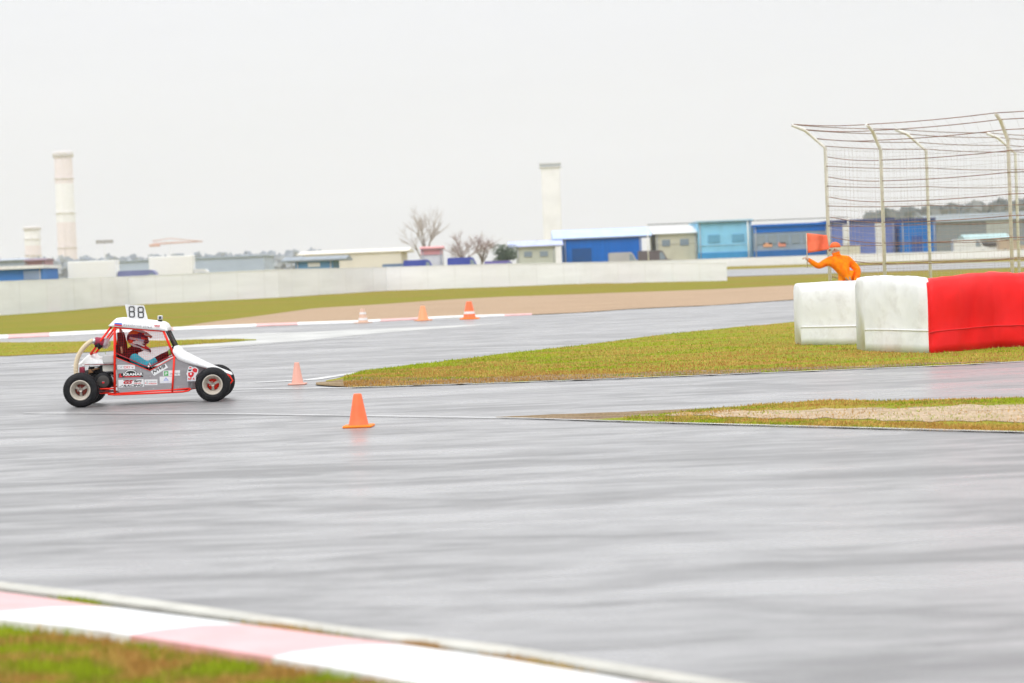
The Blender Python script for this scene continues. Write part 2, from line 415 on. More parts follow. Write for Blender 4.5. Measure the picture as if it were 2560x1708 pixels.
# near kerb
M_NKR = mat('sheen_washed_red_paint', (.80, .42, .43), .32, dirt=.5, dscale=3.5, var=.06, scale=2.5, bump=.15, bscale=80)  # sky reflection on the wet red paint put into this pink colour
M_NKW = mat('clean_white_paint', (.84, .84, .85), .32, dirt=.45, dscale=3.5, var=.03, scale=2.5, bump=.15, bscale=80)
M_DRAIN = mat('beige_concrete', (.50, .49, .44), .5, dirt=.6, dscale=4, var=.1, scale=3, bump=.25, bscale=60)
NK_T = [(-1200, 1365), (0, 1484), (294, 1525), (643, 1570), (1035, 1621), (1280, 1656), (1552, 1703), (2300, 1835), (3200, 2010)]
NK_B = [(-1200, 1462), (-400, 1533), (0, 1569), (180, 1588), (327, 1610), (681, 1667), (871, 1700), (1280, 1776), (1800, 1880), (3200, 2180)]
def near_kerb():
    # stripe boundaries: (x on the track side, x on the grass side)
    bd = [(-1200, -1500), (-700, -1000), (-120, -470), (294, -75), (643, 327), (1035, 681), (1640, 1290), (2050, 1680), (2500, 2080), (2900, 2480)]
    mb = MB(); cols = []
    for (a0, b0), (a1, b1) in zip(bd, bd[1:]):
        mi = len(cols) % 2; cols.append(mi)
        mi = {0: 0, 1: 1}[mi]
        rings = []
        for k in range(9):
            t = k/8; xa = a0+(a1-a0)*t; xb = b0+(b1-b0)*t
            A = ground(xa, poly_eval(NK_T, xa)); B = ground(xb, poly_eval(NK_B, xb))
            ring = [A + Vector((0,0,-.015))]
            for s, z in ((0, .012), (.12, .03), (.45, .052), (.85, .055), (1.0, .045)):
                ring.append(A.lerp(B, s) + Vector((0, 0, z)))
            ring.append(B + Vector((0,0,-.015)))
            rings.append(ring)
        mb.loft(rings, mi, closed=False, smooth=False)
    tag(mb.build('near_kerb', [M_NKR, M_NKW]), kind='structure')
near_kerb()
def near_edge():
    mb = MB(); rings = []
    for i in range(60):
        x = -1200 + 4300*i/59
        A = ground(x, poly_eval(FG_TOP, x)); B = ground(x, poly_eval(FG_BOT, x))
        rings.append([A+Vector((0,0,-.01)), A+Vector((0,0,.012)), B+Vector((0,0,.014)), B+Vector((0,0,-.02))])
    mb.loft(rings, 0, closed=False)
    tag(mb.build('concrete_edging', M_DRAIN), kind='structure')
near_edge()
strip('gutter', [(x, y-4) for x, y in FG_BOT], [(x, y+3) for x, y in NK_T], -1200, 3100, -.008, mat('dark_gutter', (.085, .085, .08), .45, var=.3, scale=6, bump=.3), rows=2)
NG_B = [(x, y+1500) for x, y in NK_B]
strip('near_ground', [(x, y-6) for x, y in NK_B], NG_B, -1200, 3000, -.004, M_GRASS, rows=24)

# ------------------------------------------------------------------ grass blades
M_BL = [mat('blade_green', (.24, .30, .02), .8, spec=.05), mat('blade_olive', (.38, .28, .065), .8, spec=.05), mat('blade_straw', (.62, .40, .12), .8, spec=.05), mat('blade_lime', (.32, .40, .02), .8, spec=.05), mat('blade_brown', (.44, .25, .07), .8, spec=.05)]
from mathutils import noise as mnoise
def hashn(x, y):
    return 2.2*mnoise.noise(Vector((x, y, 3.3))) + .8*mnoise.noise(Vector((x*2.7, y*2.7, 7.1)))
RI = CM.to_3x3().inverted()
def proj(p):
    q = RI @ (Vector(p) - Vector((0, 0, H))); return 1280 + q.x/-q.z*F, 854 - q.y/-q.z*F
def blades(name, fn, n, h0, h1, w, label=None, fx=.8, fy=1.3, bias=None):
    V = np.zeros((n*3, 3)); mi = np.zeros(n, int)
    for i in range(n):
        p = fn()
        a = random.uniform(0, 2*math.pi); h = random.uniform(h0, h1); l = random.uniform(.1, .8)*h
        b = random.uniform(0, 2*math.pi); ww = w*random.uniform(.6, 1.4)
        V[3*i] = (p[0]-math.cos(a)*ww, p[1]-math.sin(a)*ww, p[2]-.01)
        V[3*i+1] = (p[0]+math.cos(a)*ww, p[1]+math.sin(a)*ww, p[2]-.01)
        V[3*i+2] = (p[0]+math.cos(b)*l, p[1]+math.sin(b)*l, p[2]+h)
        p = Vector(p); q = hashn(p[0]*fx, p[1]*fy) + random.uniform(-.22, .22) + (bias(p) if bias else 0)
        mi[i] = 3 if q > .48 else 0 if q > .2 else 1 if q > -.2 else 2 if q > -.45 else 4
    me = bpy.data.meshes.new(name)
    me.from_pydata(V.tolist(), [], [(3*i, 3*i+1, 3*i+2) for i in range(n)])
    for m in M_BL: me.materials.append(m)
    me.polygons.foreach_set('material_index', mi.tolist())
    o = bpy.data.objects.new(name, me); COL.objects.link(o)
    tag(o, label, 'grass', kind='stuff'); return o
def samp(top, bot, x0, x1, dz):
    while True:
        x = random.uniform(x0, x1); a, b = poly_eval(top, x), poly_eval(bot, x)
        return ground(x, a + (b-a)*random.random(), dz)
blades('foreground_grass', lambda: samp([(x, y+2) for x, y in NK_B], [(-400, 2050), (1500, 2050)], -250, 1250, 0), 100000, .015, .06, .0035, 'short olive and yellow grass in the near left corner below the kerb', 3.0, 4.0)
blades('gutter_grass', lambda: ground(*(lambda x: (x, poly_eval(NK_T, x)+random.uniform(-7, 0)))(random.choice([random.gauss(730, 60), random.gauss(1060, 25), random.gauss(1330, 60), random.gauss(200, 30)])), 0), 2500, .01, .045, .003, 'tufts of grass growing in the dark gutter along the near kerb')
def isl_bias(p):
    # greener along the far edge, drier towards the near track
    x, y = proj(p); a, b = poly_eval(IS_T, x), poly_eval(IS_B, x); t = (y-a)/max(b-a, 1)
    return .60 - 1.45*t if t < .75 else -.44 + .3*(t-.75)
blades('island_grass', lambda: samp(IS_T, IS_B, 860, 3300, .012), 75000, .012, .045, .012, 'patchy green and brown grass on the island under the barriers', .5, 1.1, isl_bias)
blades('tongue_grass', lambda: samp(LG_T2, LG_B, 1560, 2700, .012) if random.random() < .35 else (samp(LG_T2, [(x, y+14) for x, y in LG_T2], 1700, 2700, .012) if random.random() < .5 else samp([(x, y-14) for x, y in LG_B], LG_B, 1650, 2700, .012)), 14000, .01, .035, .009, 'sparse grass around the sand patch on the lower right tongue')
blades('wedge_grass', lambda: samp(WEDGE_T, WEDGE_B, -200, 610, .012), 9000, .008, .03, .014, 'thin wedge of brown and green grass behind the buggy')

# ------------------------------------------------------------------ walls
def wall(name, label, base, top, x0, x1, th, m, n=60, cat='wall', cap=None):
    """base/top: photo outlines; built standing on the terrain with thickness"""
    o0 = ground((x0+x1)/2, poly_eval(base, (x0+x1)/2))
    t = thing(name, label, cat, o0)
    mb = MB(); cb = MB(); rings = []; cr = []
    for i in range(n+1):
        x = x0 + (x1-x0)*i/n
        B = ground(x, poly_eval(base, x)); z = atd(x, poly_eval(top, x), B.y).z
        bk = Vector((0, th, 0)); zt = z - .06
        rings.append([B+Vector((0,0,-.05)), Vector((B.x, B.y, zt)), Vector((B.x, B.y+th, zt)), B+bk])
        cr.append([Vector((B.x, B.y-.04, zt)), Vector((B.x, B.y-.04, z)), Vector((B.x, B.y+th+.04, z)), Vector((B.x, B.y+th+.04, zt))])
    mb.loft(rings, 0, cap=True); cb.loft(cr, 0, cap=True)
    mb.build('panel', m, t, o0); cb.build('top_rail', cap or m, t, o0)
    return t, rings, o0
M_WW = mat('white_wall_paint', (.86, .87, .90), .6, dirt=.12, dscale=.5, var=.05, scale=.35, stretch=(.3, .3, 2.5), bump=.1, bscale=2)
t, rg, o0 = wall('barrier_wall', 'long tall white barrier wall running behind the buggy to the middle of the circuit',
     [(-900, 850), (0, 789), (159, 778), (319, 763), (700, 744), (956, 727), (1263, 717), (1450, 709.5), (1779, 703), (1830, 702)],
     [(-900, 748), (0, 703), (159, 697), (319, 691), (700, 673), (956, 668), (1263, 659), (1450, 657), (1830, 657)], -900, 1818, .5, M_WW, n=80)
jm = MB()
for i in range(2, 80, 2):
    B = Vector(rg[i][0]); T = Vector(rg[i][1])
    jm.box((B.x-.018, B.y-.006, B.z+.05), (B.x+.018, B.y+.02, T.z-.01))
jm.build('panel_joint', mat('joint_grey', (.70, .70, .70), .8), t, o0)
wall('perimeter_wall', 'low white wall far behind the far track on the right', [(1240, 690), (1823, 666), (2159, 656), (2560, 644), (3300, 621)],
     [(1240, 660), (1550, 654), (1823, 645.5), (2050, 638), (2350, 629), (2560, 623), (3300, 598)], 1240, 3200, .4, M_WW)

# ------------------------------------------------------------------ near barriers, red and white padded blocks
def noise3(p, s):
    from mathutils import noise
    return noise.noise(Vector(p) * s)
def barrier(name, label, pts, depth, mats, lump, group=None, wmul=1.0, seam=None):
    """pts: (x, base y, top y) in the photo, left to right"""
    base = [ground(p[0], p[1]) for p in pts]
    o0 = base[0].copy(); t = thing(name, label, 'barrier', o0, group=group)
    xs = [p[0] for p in pts]; n = 44; mb = MB(); rings = []
    for i in range(n+1):
        x = xs[0] + (xs[-1]-xs[0])*i/n
        yb = poly_eval([(p[0], p[1]) for p in pts], x); yt = poly_eval([(p[0], p[2]) for p in pts], x)
        B = ground(x, yb); h = atd(x, yt, B.y + depth*.25).z
        endf = min(i, n-i)/n*(xs[-1]-xs[0])/F*B.y
        e = min(1, endf/.035); e = math.sqrt(max(0.0, 1-(1-e)**2))
        ring = []
        prof = [(0, 0), (-.02, .12), (0, .3), (0, .5), (-.02, .7), (0, .86), (.04, .95), (.14, 1.0), (.5, 1.01), (.86, 1.0), (.98, .93), (1, .5), (1, 0)]
        for (d, z) in prof:
            p = Vector((B.x, B.y + (d*depth if e > .5 else .5*depth+(d-.5)*depth*.92), z*h*(.96+.04*e)))
            q = lump*(noise3(p, 1.6) + .5*noise3(p, 4.0) + .25*noise3(p, 9))
            k = 1 if .05 < z else 0
            p.y += q*1.4*k; p.z += q*.5*k*(z > .6); 
            ring.append(p)
        rings.append(ring)
    mb.loft(rings, 0, closed=True, cap=True, smooth=True)
    o = mb.build('cover', mats[0], t, o0)
    # strap and hem
    sb = MB()
    for f in (.33,):
        sb.tube([Vector(r[2]) * 1.0 + Vector((0, -.012, 0)) for r in rings], .012, 6)
    sb.build('strap', mats[1], t, o0)
    return t
M_WV = mat('white_vinyl', (.83, .845, .875), .45, dirt=.38, dscale=2.2, var=.04, scale=2, bump=.25, bscale=3)
M_RV = mat('red_vinyl', (.95, .012, .014), .5, dirt=.22, dscale=2.4, dcol=(.30,.02,.02), spec=.25, var=.12, scale=1.2, bump=.3, bscale=3)
M_ST = mat('grey_strap', (.76, .76, .76), .6); M_STR = mat('dark_red_strap', (.75, .012, .015), .6)
GB = 'padded barrier blocks on the grass island'
barrier('padded_barrier', 'flat white padded barrier block, leftmost of the row on the grass island', [(2004, 864, 710), (2080, 864, 706), (2178, 863, 701)], 1.1, (M_WV, M_ST), .02, GB)
barrier('padded_barrier', 'bulging white padded barrier block between the flat white block and the red one', [(2164, 879, 695), (2230, 882, 690), (2300, 884, 692), (2332, 884, 695)], 1.1, (M_WV, M_ST), .05, GB)
barrier('padded_barrier', 'crumpled red padded barrier block at the right edge beside the white blocks', [(2328, 885, 701), (2400, 880, 688), (2490, 871, 681), (2560, 868, 683), (2760, 862, 680), (3000, 853, 672)], 1.1, (M_RV, M_STR), .10, GB)

# ------------------------------------------------------------------ catch fence
M_POST = mat('pale_painted_steel', (.80, .79, .74), .6, var=.06)
M_CAB = mat('rusty_cable', (.24, .13, .09), .7, var=.3, scale=5)
M_MESH = mat('galvanised_wire', (.42, .36, .33), .6)
def fence(name, label, A, B, hgt, arm, nspan, ext, posts=True, arm2=None):
    """A, B: ground points. arm: horizontal vector of the overhang."""
    A = Vector(A); B = Vector(B); t = thing(name, label, 'fence', A)
    d = (B - A); L = d.length; d.normalize(); o0 = A
    arm = Vector(arm); arm2 = Vector(arm2) if arm2 else arm
    for k in range(nspan + 1 if posts else 0):
        p = A + d*L*k/nspan
        mb = MB(); mb.tube([p + Vector((0,0,-.1)), p + Vector((0,0,hgt)), p + arm*.6 + Vector((0,0,hgt+.42)), p + arm + Vector((0,0,hgt+.55))], .040, 8)
        mb.box((p.x-.12, p.y-.12, 0), (p.x+.12, p.y+.12, .02))
        mb.build('post', M_POST, t, o0)
    def runw(z, off, r, mname, m, sag=.03):
        pts = []
        for i in range(nspan*8+1):
            s = i/(nspan*8); ph = (s*nspan) % 1
            if isinstance(off, float): o_ = arm.lerp(arm2, s)*off
            else: o_ = off
            pts.append(A + o_ + d*L*s + Vector((0, 0, z - sag*4*ph*(1-ph))))
        return pts
    zs = [.25 + .46*k for k in range(int((hgt-.2)/.46)+1)]
    for z in zs:
        mb = MB(); mb.tube(runw(z, Vector((0,-.07,0)), .01, '', None), .010, 5); mb.build('cable', M_CAB, t, o0)
    for s, z in ((.3, .22), (.62, .43), (1.0, .56)):
        mb = MB(); mb.tube(runw(hgt+z, float(s), .01, '', None), .010, 5); mb.build('cable', M_CAB, t, o0)
    w = MB()
    k = .12
    while k < hgt:
        w.tube(runw(k, Vector((0,-.06,0)), 0, '', None, .015), .0028, 3, smooth=False, cap=False); k += .155
    n = int(L/.16)
    for i in range(n):
        p = A + d*L*i/n + Vector((random.uniform(-.01,.01), -.06, 0))
        w.tube([p + Vector((0,0,.05)), p + Vector((0,0,hgt))], .0018, 3, smooth=False, cap=False)
    for i in range(0, n, 2):
        p = A + d*L*i/n
        w.tube([p + Vector((0,0,hgt)), p + arm*.6 + Vector((0,0,hgt+.42)), p+arm+Vector((0,0,hgt+.55))], .0018, 3, smooth=False, cap=False)
    w.build('wire_mesh', M_MESH, t, o0)
def gp(px, Y, z=0):
    # ground point at distance Y under the photo column px (taken at mid height of the picture)
    p = atd(px, 560, Y); return Vector((p.x, p.y, 0))
a1 = gp(2208, 49); a2 = gp(2560, 46.6)
dirA = (a2 - a1).normalized()
fence('catch_fence', 'nearer catch fence of rusty cables on pale posts behind the red barrier', a1, a1 + dirA*9.6, 4.15, (-.36, -.5, 0), 3, 0)
b1 = gp(2070, 51); b2 = gp(2560, 58)
dirB = (b2 - b1).normalized()
fence('catch_fence', 'farther catch fence starting at the leaning post left of the nearer one', b1, b1 + dirB*13.5, 4.35, (-.78, -.2, 0), 3, 0)
fence('catch_fence', 'short corner length of catch fence joining the nearer run to the farther one', b1 + Vector((.03,-.1,.2)), a1 + Vector((-.05,.1,0)), 4.15, (-.78, -.2, 0), 1, 0, posts=False, arm2=(-.36, -.5, 0))

# ------------------------------------------------------------------ cones
M_CONE = mat('orange_cone_plastic', (.95, .17, .06), .5, dirt=.3, dscale=9, dcol=(.35,.12,.08), spec=.25, var=.08, scale=6)
M_CONEW = mat('white_cone_band', (.78, .76, .74), .4)
M_CONEB = mat('orange_cone_base', (.98, .24, .01), .5, spec=.25)
def cone(px, py, hpx, label, style=0, m=None, wide=1.0):
    p = ground(px, py); s = hpx / (F / p.y); h = s
    t = thing('traffic_cone', label, 'traffic cone', p, random.uniform(-.3, .3), 'traffic cones on the track')
    b = MB(); r = h*.44*wide
    b.bbox((-r, -r, 0), (r, r, h*.07), .02*h*2); b.build('base', m or M_CONEB, t)
    c = MB(); r0 = h*.29*wide; r1 = h*.125*wide
    prof = [(h*.06, r0*1.12), (h*.10, r0), (h*.97, r1), (h, r1*.85), (h, r1*.5), (h*.9, r1*.45)]
    c.lathe(prof, axis='Z', n=28); c.build('body', m or M_CONE, t)
    if style:
        k = MB()
        def rr(z): return r0 + (r1-r0)*(z-.10)/.87
        for z0, z1 in ([(.30, .44)] if style == 1 else [(.2, .36), (.62, .76)]):
            k.lathe([(h*z0, rr(z0)+.004), (h*z1, rr(z1)+.004)], axis='Z', n=28)
        k.build('band', M_CONEW, t)
M_CONEP = mat('faded_cone_plastic', (.72, .36, .28), .5)
cone(897, 1068, 84, 'bright orange cone standing nearest, right of the buggy on the wet asphalt')
cone(744, 962, 56, 'faded pinkish cone between the buggy and the tip of the grass island', 0, M_CONEP, .9)
cone(1174, 798, 44, 'orange cone with one white band on the far kerb, rightmost of the three there', 1, None, 1.25)
cone(1058, 802, 37, 'plain orange cone on the far kerb between two others', 0, mat('pale_orange_plastic', (.82, .32, .14), .5), 1.25)
cone(908, 808, 36, 'pale sun-bleached cone with two white bands on the far kerb, leftmost there', 2, mat('bleached_plastic', (.62, .40, .29), .5), 1.2)

# ------------------------------------------------------------------ background buildings
def building(name, label, x0, x1, ytl, ytr, Y, wm, roof=None, rpx=0, over=0, depth=12, parts=(), cat='building', fascia=None):
    """walls between photo columns x0,x1 with wall tops at ytl,ytr; gable roof rising rpx pixels"""
    A = atd(x0, ytl, Y); B = atd(x1, ytr, Y); zb = zg(Y) - .05
    zt = (A.z + B.z)/2; t = thing(name, label, cat, (A.x, Y, zb)); o0 = (A.x, Y, zb)
    mb = MB(); mb.box((A.x, Y, zb), (B.x, Y+depth, zt))
    nr = max(3, int((B.x-A.x)/.9))
    for i in range(nr): x = A.x + (B.x-A.x)*(i+.5)/nr; mb.box((x-.05, Y-.04, zb+.3), (x+.05, Y+.01, zt-.1))
    mb.build('wall', wm, t, o0)
    for x in (A.x+.25, B.x-.25):
        dp = MB(); dp.tube([(x, Y-.14, zb), (x, Y-.14, zt)], .07, 6)
        if Y < 400: dp.build('downpipe', mat('grey_downpipe', (.45, .47, .5), .6), t, o0)
    px = Y / F
    if roof:
        rb = MB(); hh = rpx*px; ov = over*px
        y0, y1 = Y-.5, Y+depth+.5
        xa, xb = A.x-ov, B.x+ov
        if rpx:
            ym = (y0+y1)/2
            P = [(y0, zt-.05), (y0, zt+.12), (ym, zt+hh), (y1, zt+.12), (y1, zt-.05)]
            rb.loft([[Vector((xa, y, z)) for y, z in P], [Vector((xb, y, z)) for y, z in P]], cap=True)
            n = int((xb-xa)/1.2)
            for i in range(n):
                x = xa + (xb-xa)*(i+.5)/n
                rb.add([(x-.04, y0, zt+.14), (x+.04, y0, zt+.14), (x+.04, ym, zt+hh+.03), (x-.04, ym, zt+hh+.03)], [(0,1,2,3)])
        else:
            rb.box((xa, y0, zt), (xb, y1, zt+.35))
        rb.build('roof', roof, t, o0)
    for (pn, u0, v0, u1, v1, m) in parts:
        a = atd(u0, v0, Y); b = atd(u1, v1, Y); q = MB()
        q.box((a.x, Y-.12, min(a.z, b.z)), (b.x, Y+.05, max(a.z, b.z)))
        o = q.build(pn, m, t, o0)
        if pn == 'window':
            fb = MB(); w_ = .09; za, zc = min(a.z, b.z), max(a.z, b.z)
            for bx in ((a.x-w_, za-w_, b.x+w_, za), (a.x-w_, zc, b.x+w_, zc+w_), (a.x-w_, za, a.x, zc), (b.x, za, b.x+w_, zc), ((a.x+b.x)/2-.04, za, (a.x+b.x)/2+.04, zc)):
                fb.box((bx[0], Y-.16, bx[1]), (bx[2], Y-.1, bx[3]))
            fb.build('frame', mat('window_frame_white', (.7, .7, .7), .5), o)
    return t
def cm(n, c, r=.6, **k): return mat(n, c, r, spec=.15, var=k.pop('var', .06), scale=k.pop('scale', .5), **k)
M_BLUE = cm('blue_cladding', (.0, .15, .58), .6, stretch=(6, 1, .3)); M_PBL = cm('pale_blue_roofing', (.50, .62, .86), .6)
M_CREAM = cm('cream_render', (.62, .60, .48)); M_LGR = cm('light_grey_roofing', (.72, .73, .73)); M_SKYB = cm('sky_blue_cladding', (.26, .60, .84))
M_DBL = cm('deep_blue_panels', (.0, .15, .60)); M_GLS = mat('grey_window_glass', (.24, .30, .36), .25); M_NAVY = cm('navy_base', (.04, .10, .34))
M_VIO = cm('violet_blue_panels', (.14, .20, .50)); M_GRB = cm('grey_green_cladding', (.54, .57, .50)); M_DK = mat('near_black', (.05, .05, .06), .8)  # near-black shared by the kiosk window, lorry chassis and overhead wire
M_WHB = cm('white_cladding', (.74, .75, .76)); M_LIL = cm('lilac_roofing', (.50, .55, .80)); M_RED = cm('red_cladding', (.74, .36, .36)); M_TEAL = cm('teal_sheet', (.42, .58, .58))
building('warehouse', 'bright blue warehouse with a pale blue sloping roof behind the white wall', 1408, 1603, 598, 590, 350, M_BLUE, M_PBL, 24, 26, 14,
         [('door', 1430, 622, 1480, 668, cm('blue_door', (.012, .09, .30))), ('gutter', 1385, 598, 1625, 594, M_NAVY)])
building('annex', 'small grey-green annex with a lilac roof left of the blue warehouse', 1290, 1388, 618, 614, 345, M_GRB, M_LIL, 15, 20, 10,
         [('window', 1310, 630, 1330, 642, M_GLS), ('window', 1350, 629, 1370, 641, M_GLS)])
building('cream_hall', 'cream hall with a light grey roof right of the blue warehouse', 1638, 1742, 586, 582, 352, M_CREAM, M_LGR, 20, 8, 14,
         [('window', 1655, 600, 1675, 615, M_GLS), ('window', 1700, 598, 1722, 613, M_GLS), ('stripe', 1640, 611, 1742, 606.5, M_LGR)])
building('sky_blue_building', 'sky blue flat-roofed building between the cream hall and the deep blue one', 1745, 1878, 559, 553, 350, M_SKYB, cm('pale_cyan_roofing', (.36, .60, .74)), 0, 4, 14,
         [('window', 1770, 588, 1800, 606, mat('cyan_tinted_glass', (.12, .36, .55), .15)), ('window', 1830, 586, 1860, 604, MATS['cyan_tinted_glass']), ('sign_band', 1745, 615, 1878, 610, M_WHB), ('skirting', 1745, 650, 1878, 628, cm('mid_blue_skirting', (.05,.30,.62)))])
building('pit_building', 'deep blue pit building with a row of grey glass bays', 1884, 2068, 568, 561, 348, cm('steel_grey_wall', (.28, .36, .46)), M_DBL, 0, 0, 14,
         [('fascia', 1884, 583, 2068, 561, M_DBL)] + [('window', 1892+29*i, 612-i, 1912+29*i, 588-i, M_GLS) for i in range(6)] + [('skirting', 1884, 650, 2068, 621, cm('blue_skirting', (.02, .14, .42))),
          ('banner', 1908, 618, 1930, 607, mat('orange_banner', (.75, .38, .22), .6)), ('banner', 1946, 617, 1964, 606, mat('salmon_banner', (.75, .28, .2), .6))])
building('paddock_unit', 'violet blue paddock unit behind the catch fence', 2072, 2236, 556, 551, 346, M_VIO, cm('dark_blue_trim', (.04, .06, .2)), 0, 0, 10,
         [('panel', 2108, 614, 2122, 562, M_WHB), ('panel', 2190, 640, 2212, 556, M_LGR), ('stripe', 2072, 640, 2150, 613, M_CREAM)])
building('paddock_unit', 'brighter blue paddock unit right of the violet one behind the catch fence', 2252, 2338, 553, 549, 344, cm('bright_blue_panels', (.008, .17, .56)), MATS['dark_blue_trim'], 0, 0, 10,
         [('door', 2280, 640, 2305, 590, M_NAVY)])
building('grandstand_hall', 'long grey hall in front of the wood at the far right', 2345, 2800, 560, 534, 430, cm('mid_grey_wall', (.24, .27, .29), scale=.1), cm('dull_grey_roof', (.26, .30, .32), scale=.1), 22, 10, 30,
         [('panel', 2468, 640, 2530, 548, cm('light_panel', (.42, .45, .43)))] + [('window', 2380+70*i, 608-3*i, 2420+70*i, 596-3*i, M_GLS) for i in range(5)])
building('kiosk', 'low teal roofed kiosk in front of the long grey hall', 2418, 2520, 600, 596, 350, M_WHB, M_TEAL, 14, 6, 6, [('window', 2440, 618, 2490, 606, M_DK)])
building('storage_shed', 'low dark roofed shed with blue walls behind the long white wall', 738, 832, 654, 650, 240, cm('shed_blue', (.16, .34, .58)), cm('dark_shed_roof', (.30, .34, .38)), 12, 34, 9, [('door', 770, 668, 800, 656, M_WHB)])
building('long_hall', 'long pale cream hall far behind the dark roofed shed', 760, 1002, 636, 630, 620, cm('pale_cream_wall', (.74, .70, .62), scale=.1), cm('ivory_roofing', (.76, .73, .67)), 11, 20, 40)
building('kiosk', 'small kiosk with a red upper band and white front below the bare tree', 1052, 1106, 622, 621, 300, M_WHB, M_RED, 6, 3, 5, [('fascia', 1052, 638, 1106, 624, M_RED)])
building('hut', 'small dull red hut behind the blue pavilion at the left edge', 62, 112, 652, 651, 330, cm('dull_red_wall', (.42, .26, .32)), cm('plum_roof', (.36, .26, .34)), 5, 2, 6)
building('pavilion', 'blue pavilion with a white flat roof at the far left behind the white wall', -60, 106, 677, 671, 230, cm('pavilion_blue', (.06, .22, .60)), M_KW, 0, 6, 8, [('panel', 60, 700, 100, 676, cm('slate_panel', (.25, .33, .50)))])
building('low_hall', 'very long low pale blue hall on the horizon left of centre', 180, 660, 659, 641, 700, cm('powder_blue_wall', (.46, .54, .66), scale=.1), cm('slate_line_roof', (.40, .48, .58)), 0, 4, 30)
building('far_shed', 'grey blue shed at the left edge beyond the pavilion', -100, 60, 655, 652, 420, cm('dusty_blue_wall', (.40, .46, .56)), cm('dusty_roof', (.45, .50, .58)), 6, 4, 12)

# chimneys and towers
def chimney(label, x, w, ytop, Y, bands, cap):
    T = atd(x, ytop, Y); zb = zg(Y); Hh = T.z - zb; r = w*Y/F/2
    Bx = T.x + 0; t = thing('chimney', label, 'chimney', (Bx, Y, zb))
    c = MB(); n = len(bands)
    z = 0
    for i, (f, mi) in enumerate(bands):
        z1 = z + f*Hh
        def rr(q): return r*(1.06 - .10*q/Hh)
        c.lathe([(z, rr(z)), (z1, rr(z1))], axis='Z', n=32, mi=mi); z = z1
    c.build('shaft', [cm('hazed_stack_red', (.86, .76, .77)), cm('hazed_stack_white', (.92, .92, .93))], t)  # haze fading painted into the pale band colours
    ld = MB()
    for dx in (-.35, .35): ld.tube([(dx, -r*1.09, 0), (dx, -r*.99, Hh)], .12, 4)
    for f in (.3, .55, .8): ld.lathe([(Hh*f, r*1.0), (Hh*f, r*1.14), (Hh*f+.8, r*1.14)], axis='Z', n=28)
    ld.build('ladder', cm('ladder_grey', (.86, .82, .82)), t)
    q = MB(); q.lathe([(Hh-cap, r*1.0), (Hh-cap, r*1.12), (Hh-cap*.2, r*1.12), (Hh, r*.95), (Hh, r*.8), (Hh-cap, r*.78)], axis='Z', n=32)
    q.build('gallery', cm('gallery_grey', (.70, .66, .67)), t)
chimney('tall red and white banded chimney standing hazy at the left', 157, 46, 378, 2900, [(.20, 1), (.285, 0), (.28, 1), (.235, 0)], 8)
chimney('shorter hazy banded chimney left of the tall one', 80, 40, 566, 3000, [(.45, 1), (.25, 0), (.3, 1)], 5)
def tower():
    Y = 2600; T = atd(1375, 408, Y); zb = zg(Y); Hh = T.z - zb; r = 50*Y/F/2
    t = thing('control_tower', 'slim pale grey tower with a dark banded head above the blue warehouse', 'tower', (T.x, Y, zb))
    c = MB(); c.bbox((-r*.92, -r*.92, 0), (r*.92, r*.92, Hh*.96), 1.2); c.build('shaft', cm('hazed_tower_grey', (.88, .88, .91), scale=.05), t)  # shaft colour lightened to imitate distance haze
    q = MB()
    q.bbox((-r*1.1, -r*1.1, Hh*.955), (r*1.1, r*1.1, Hh*.968), .5); q.bbox((-r*1.1, -r*1.1, Hh*.985), (r*1.1, r*1.1, Hh), .5)
    q.build('head', cm('tower_head_grey', (.58, .58, .60)), t)
    g = MB(); g.box((-r, -r, Hh*.968), (r, r, Hh*.985)); g.build('window', M_GLS, t)
tower()
def mast(name, label, px, py, Y, wpx, hpx, m, lattice=False):
    T = atd(px, py, Y); zb = zg(Y); t = thing(name, label, 'mast', (T.x, Y, zb)); hh = T.z - zb; w = wpx*Y/F; h = hpx*Y/F
    a = MB(); a.tube([(0,0,0), (0,0,hh)], [.5, .28], 8); a.build('pole', cm('mast_white', (.7, .7, .7)), t)
    b = MB()
    if lattice:
        x0, x1 = -w*.35, w*.65
        b.tube([(x0,0,hh), (x1,0,hh+h*.3)], .5, 5); b.tube([(x0,0,hh+h), (x0+w*.35,0,hh+h*1.6), (x1,0,hh+h*.3)], .3, 5)
        for i in range(14):
            u = i/14; b.tube([(x0+(x1-x0)*u, 0, hh+h*.3*u), (x0+(x1-x0)*(u+.036), 0, hh+h*.9*(1-u*.7)), (x0+(x1-x0)*(u+.07), 0, hh+h*.3*u)], .22, 4)
        b.bbox((x0-2, -2, hh-h*.8), (x0+5, 2, hh), .3)
        b.build('jib', m, t)
    else:
        for i in range(5):
            b.bbox((-w/2 + w*i/5 + .2, -.5, hh-h), (-w/2 + w*(i+1)/5 - .2, .5, hh), .15)
        b.box((-w/2, .5, hh-h*.6), (w/2, .7, hh-h*.3))
        b.build('lamp_head', m, t)
mast('light_mast', 'thin far floodlight mast with a grey lamp head right of the chimneys', 261, 600, 1500, 44, 9, cm('lamp_grey', (.35, .33, .33)))
mast('tower_crane', 'far crane with a rust-red jib low over the horizon left of centre', 425, 609, 1500, 125, 8, cm('rust_red_steel', (.66, .40, .32)), True)

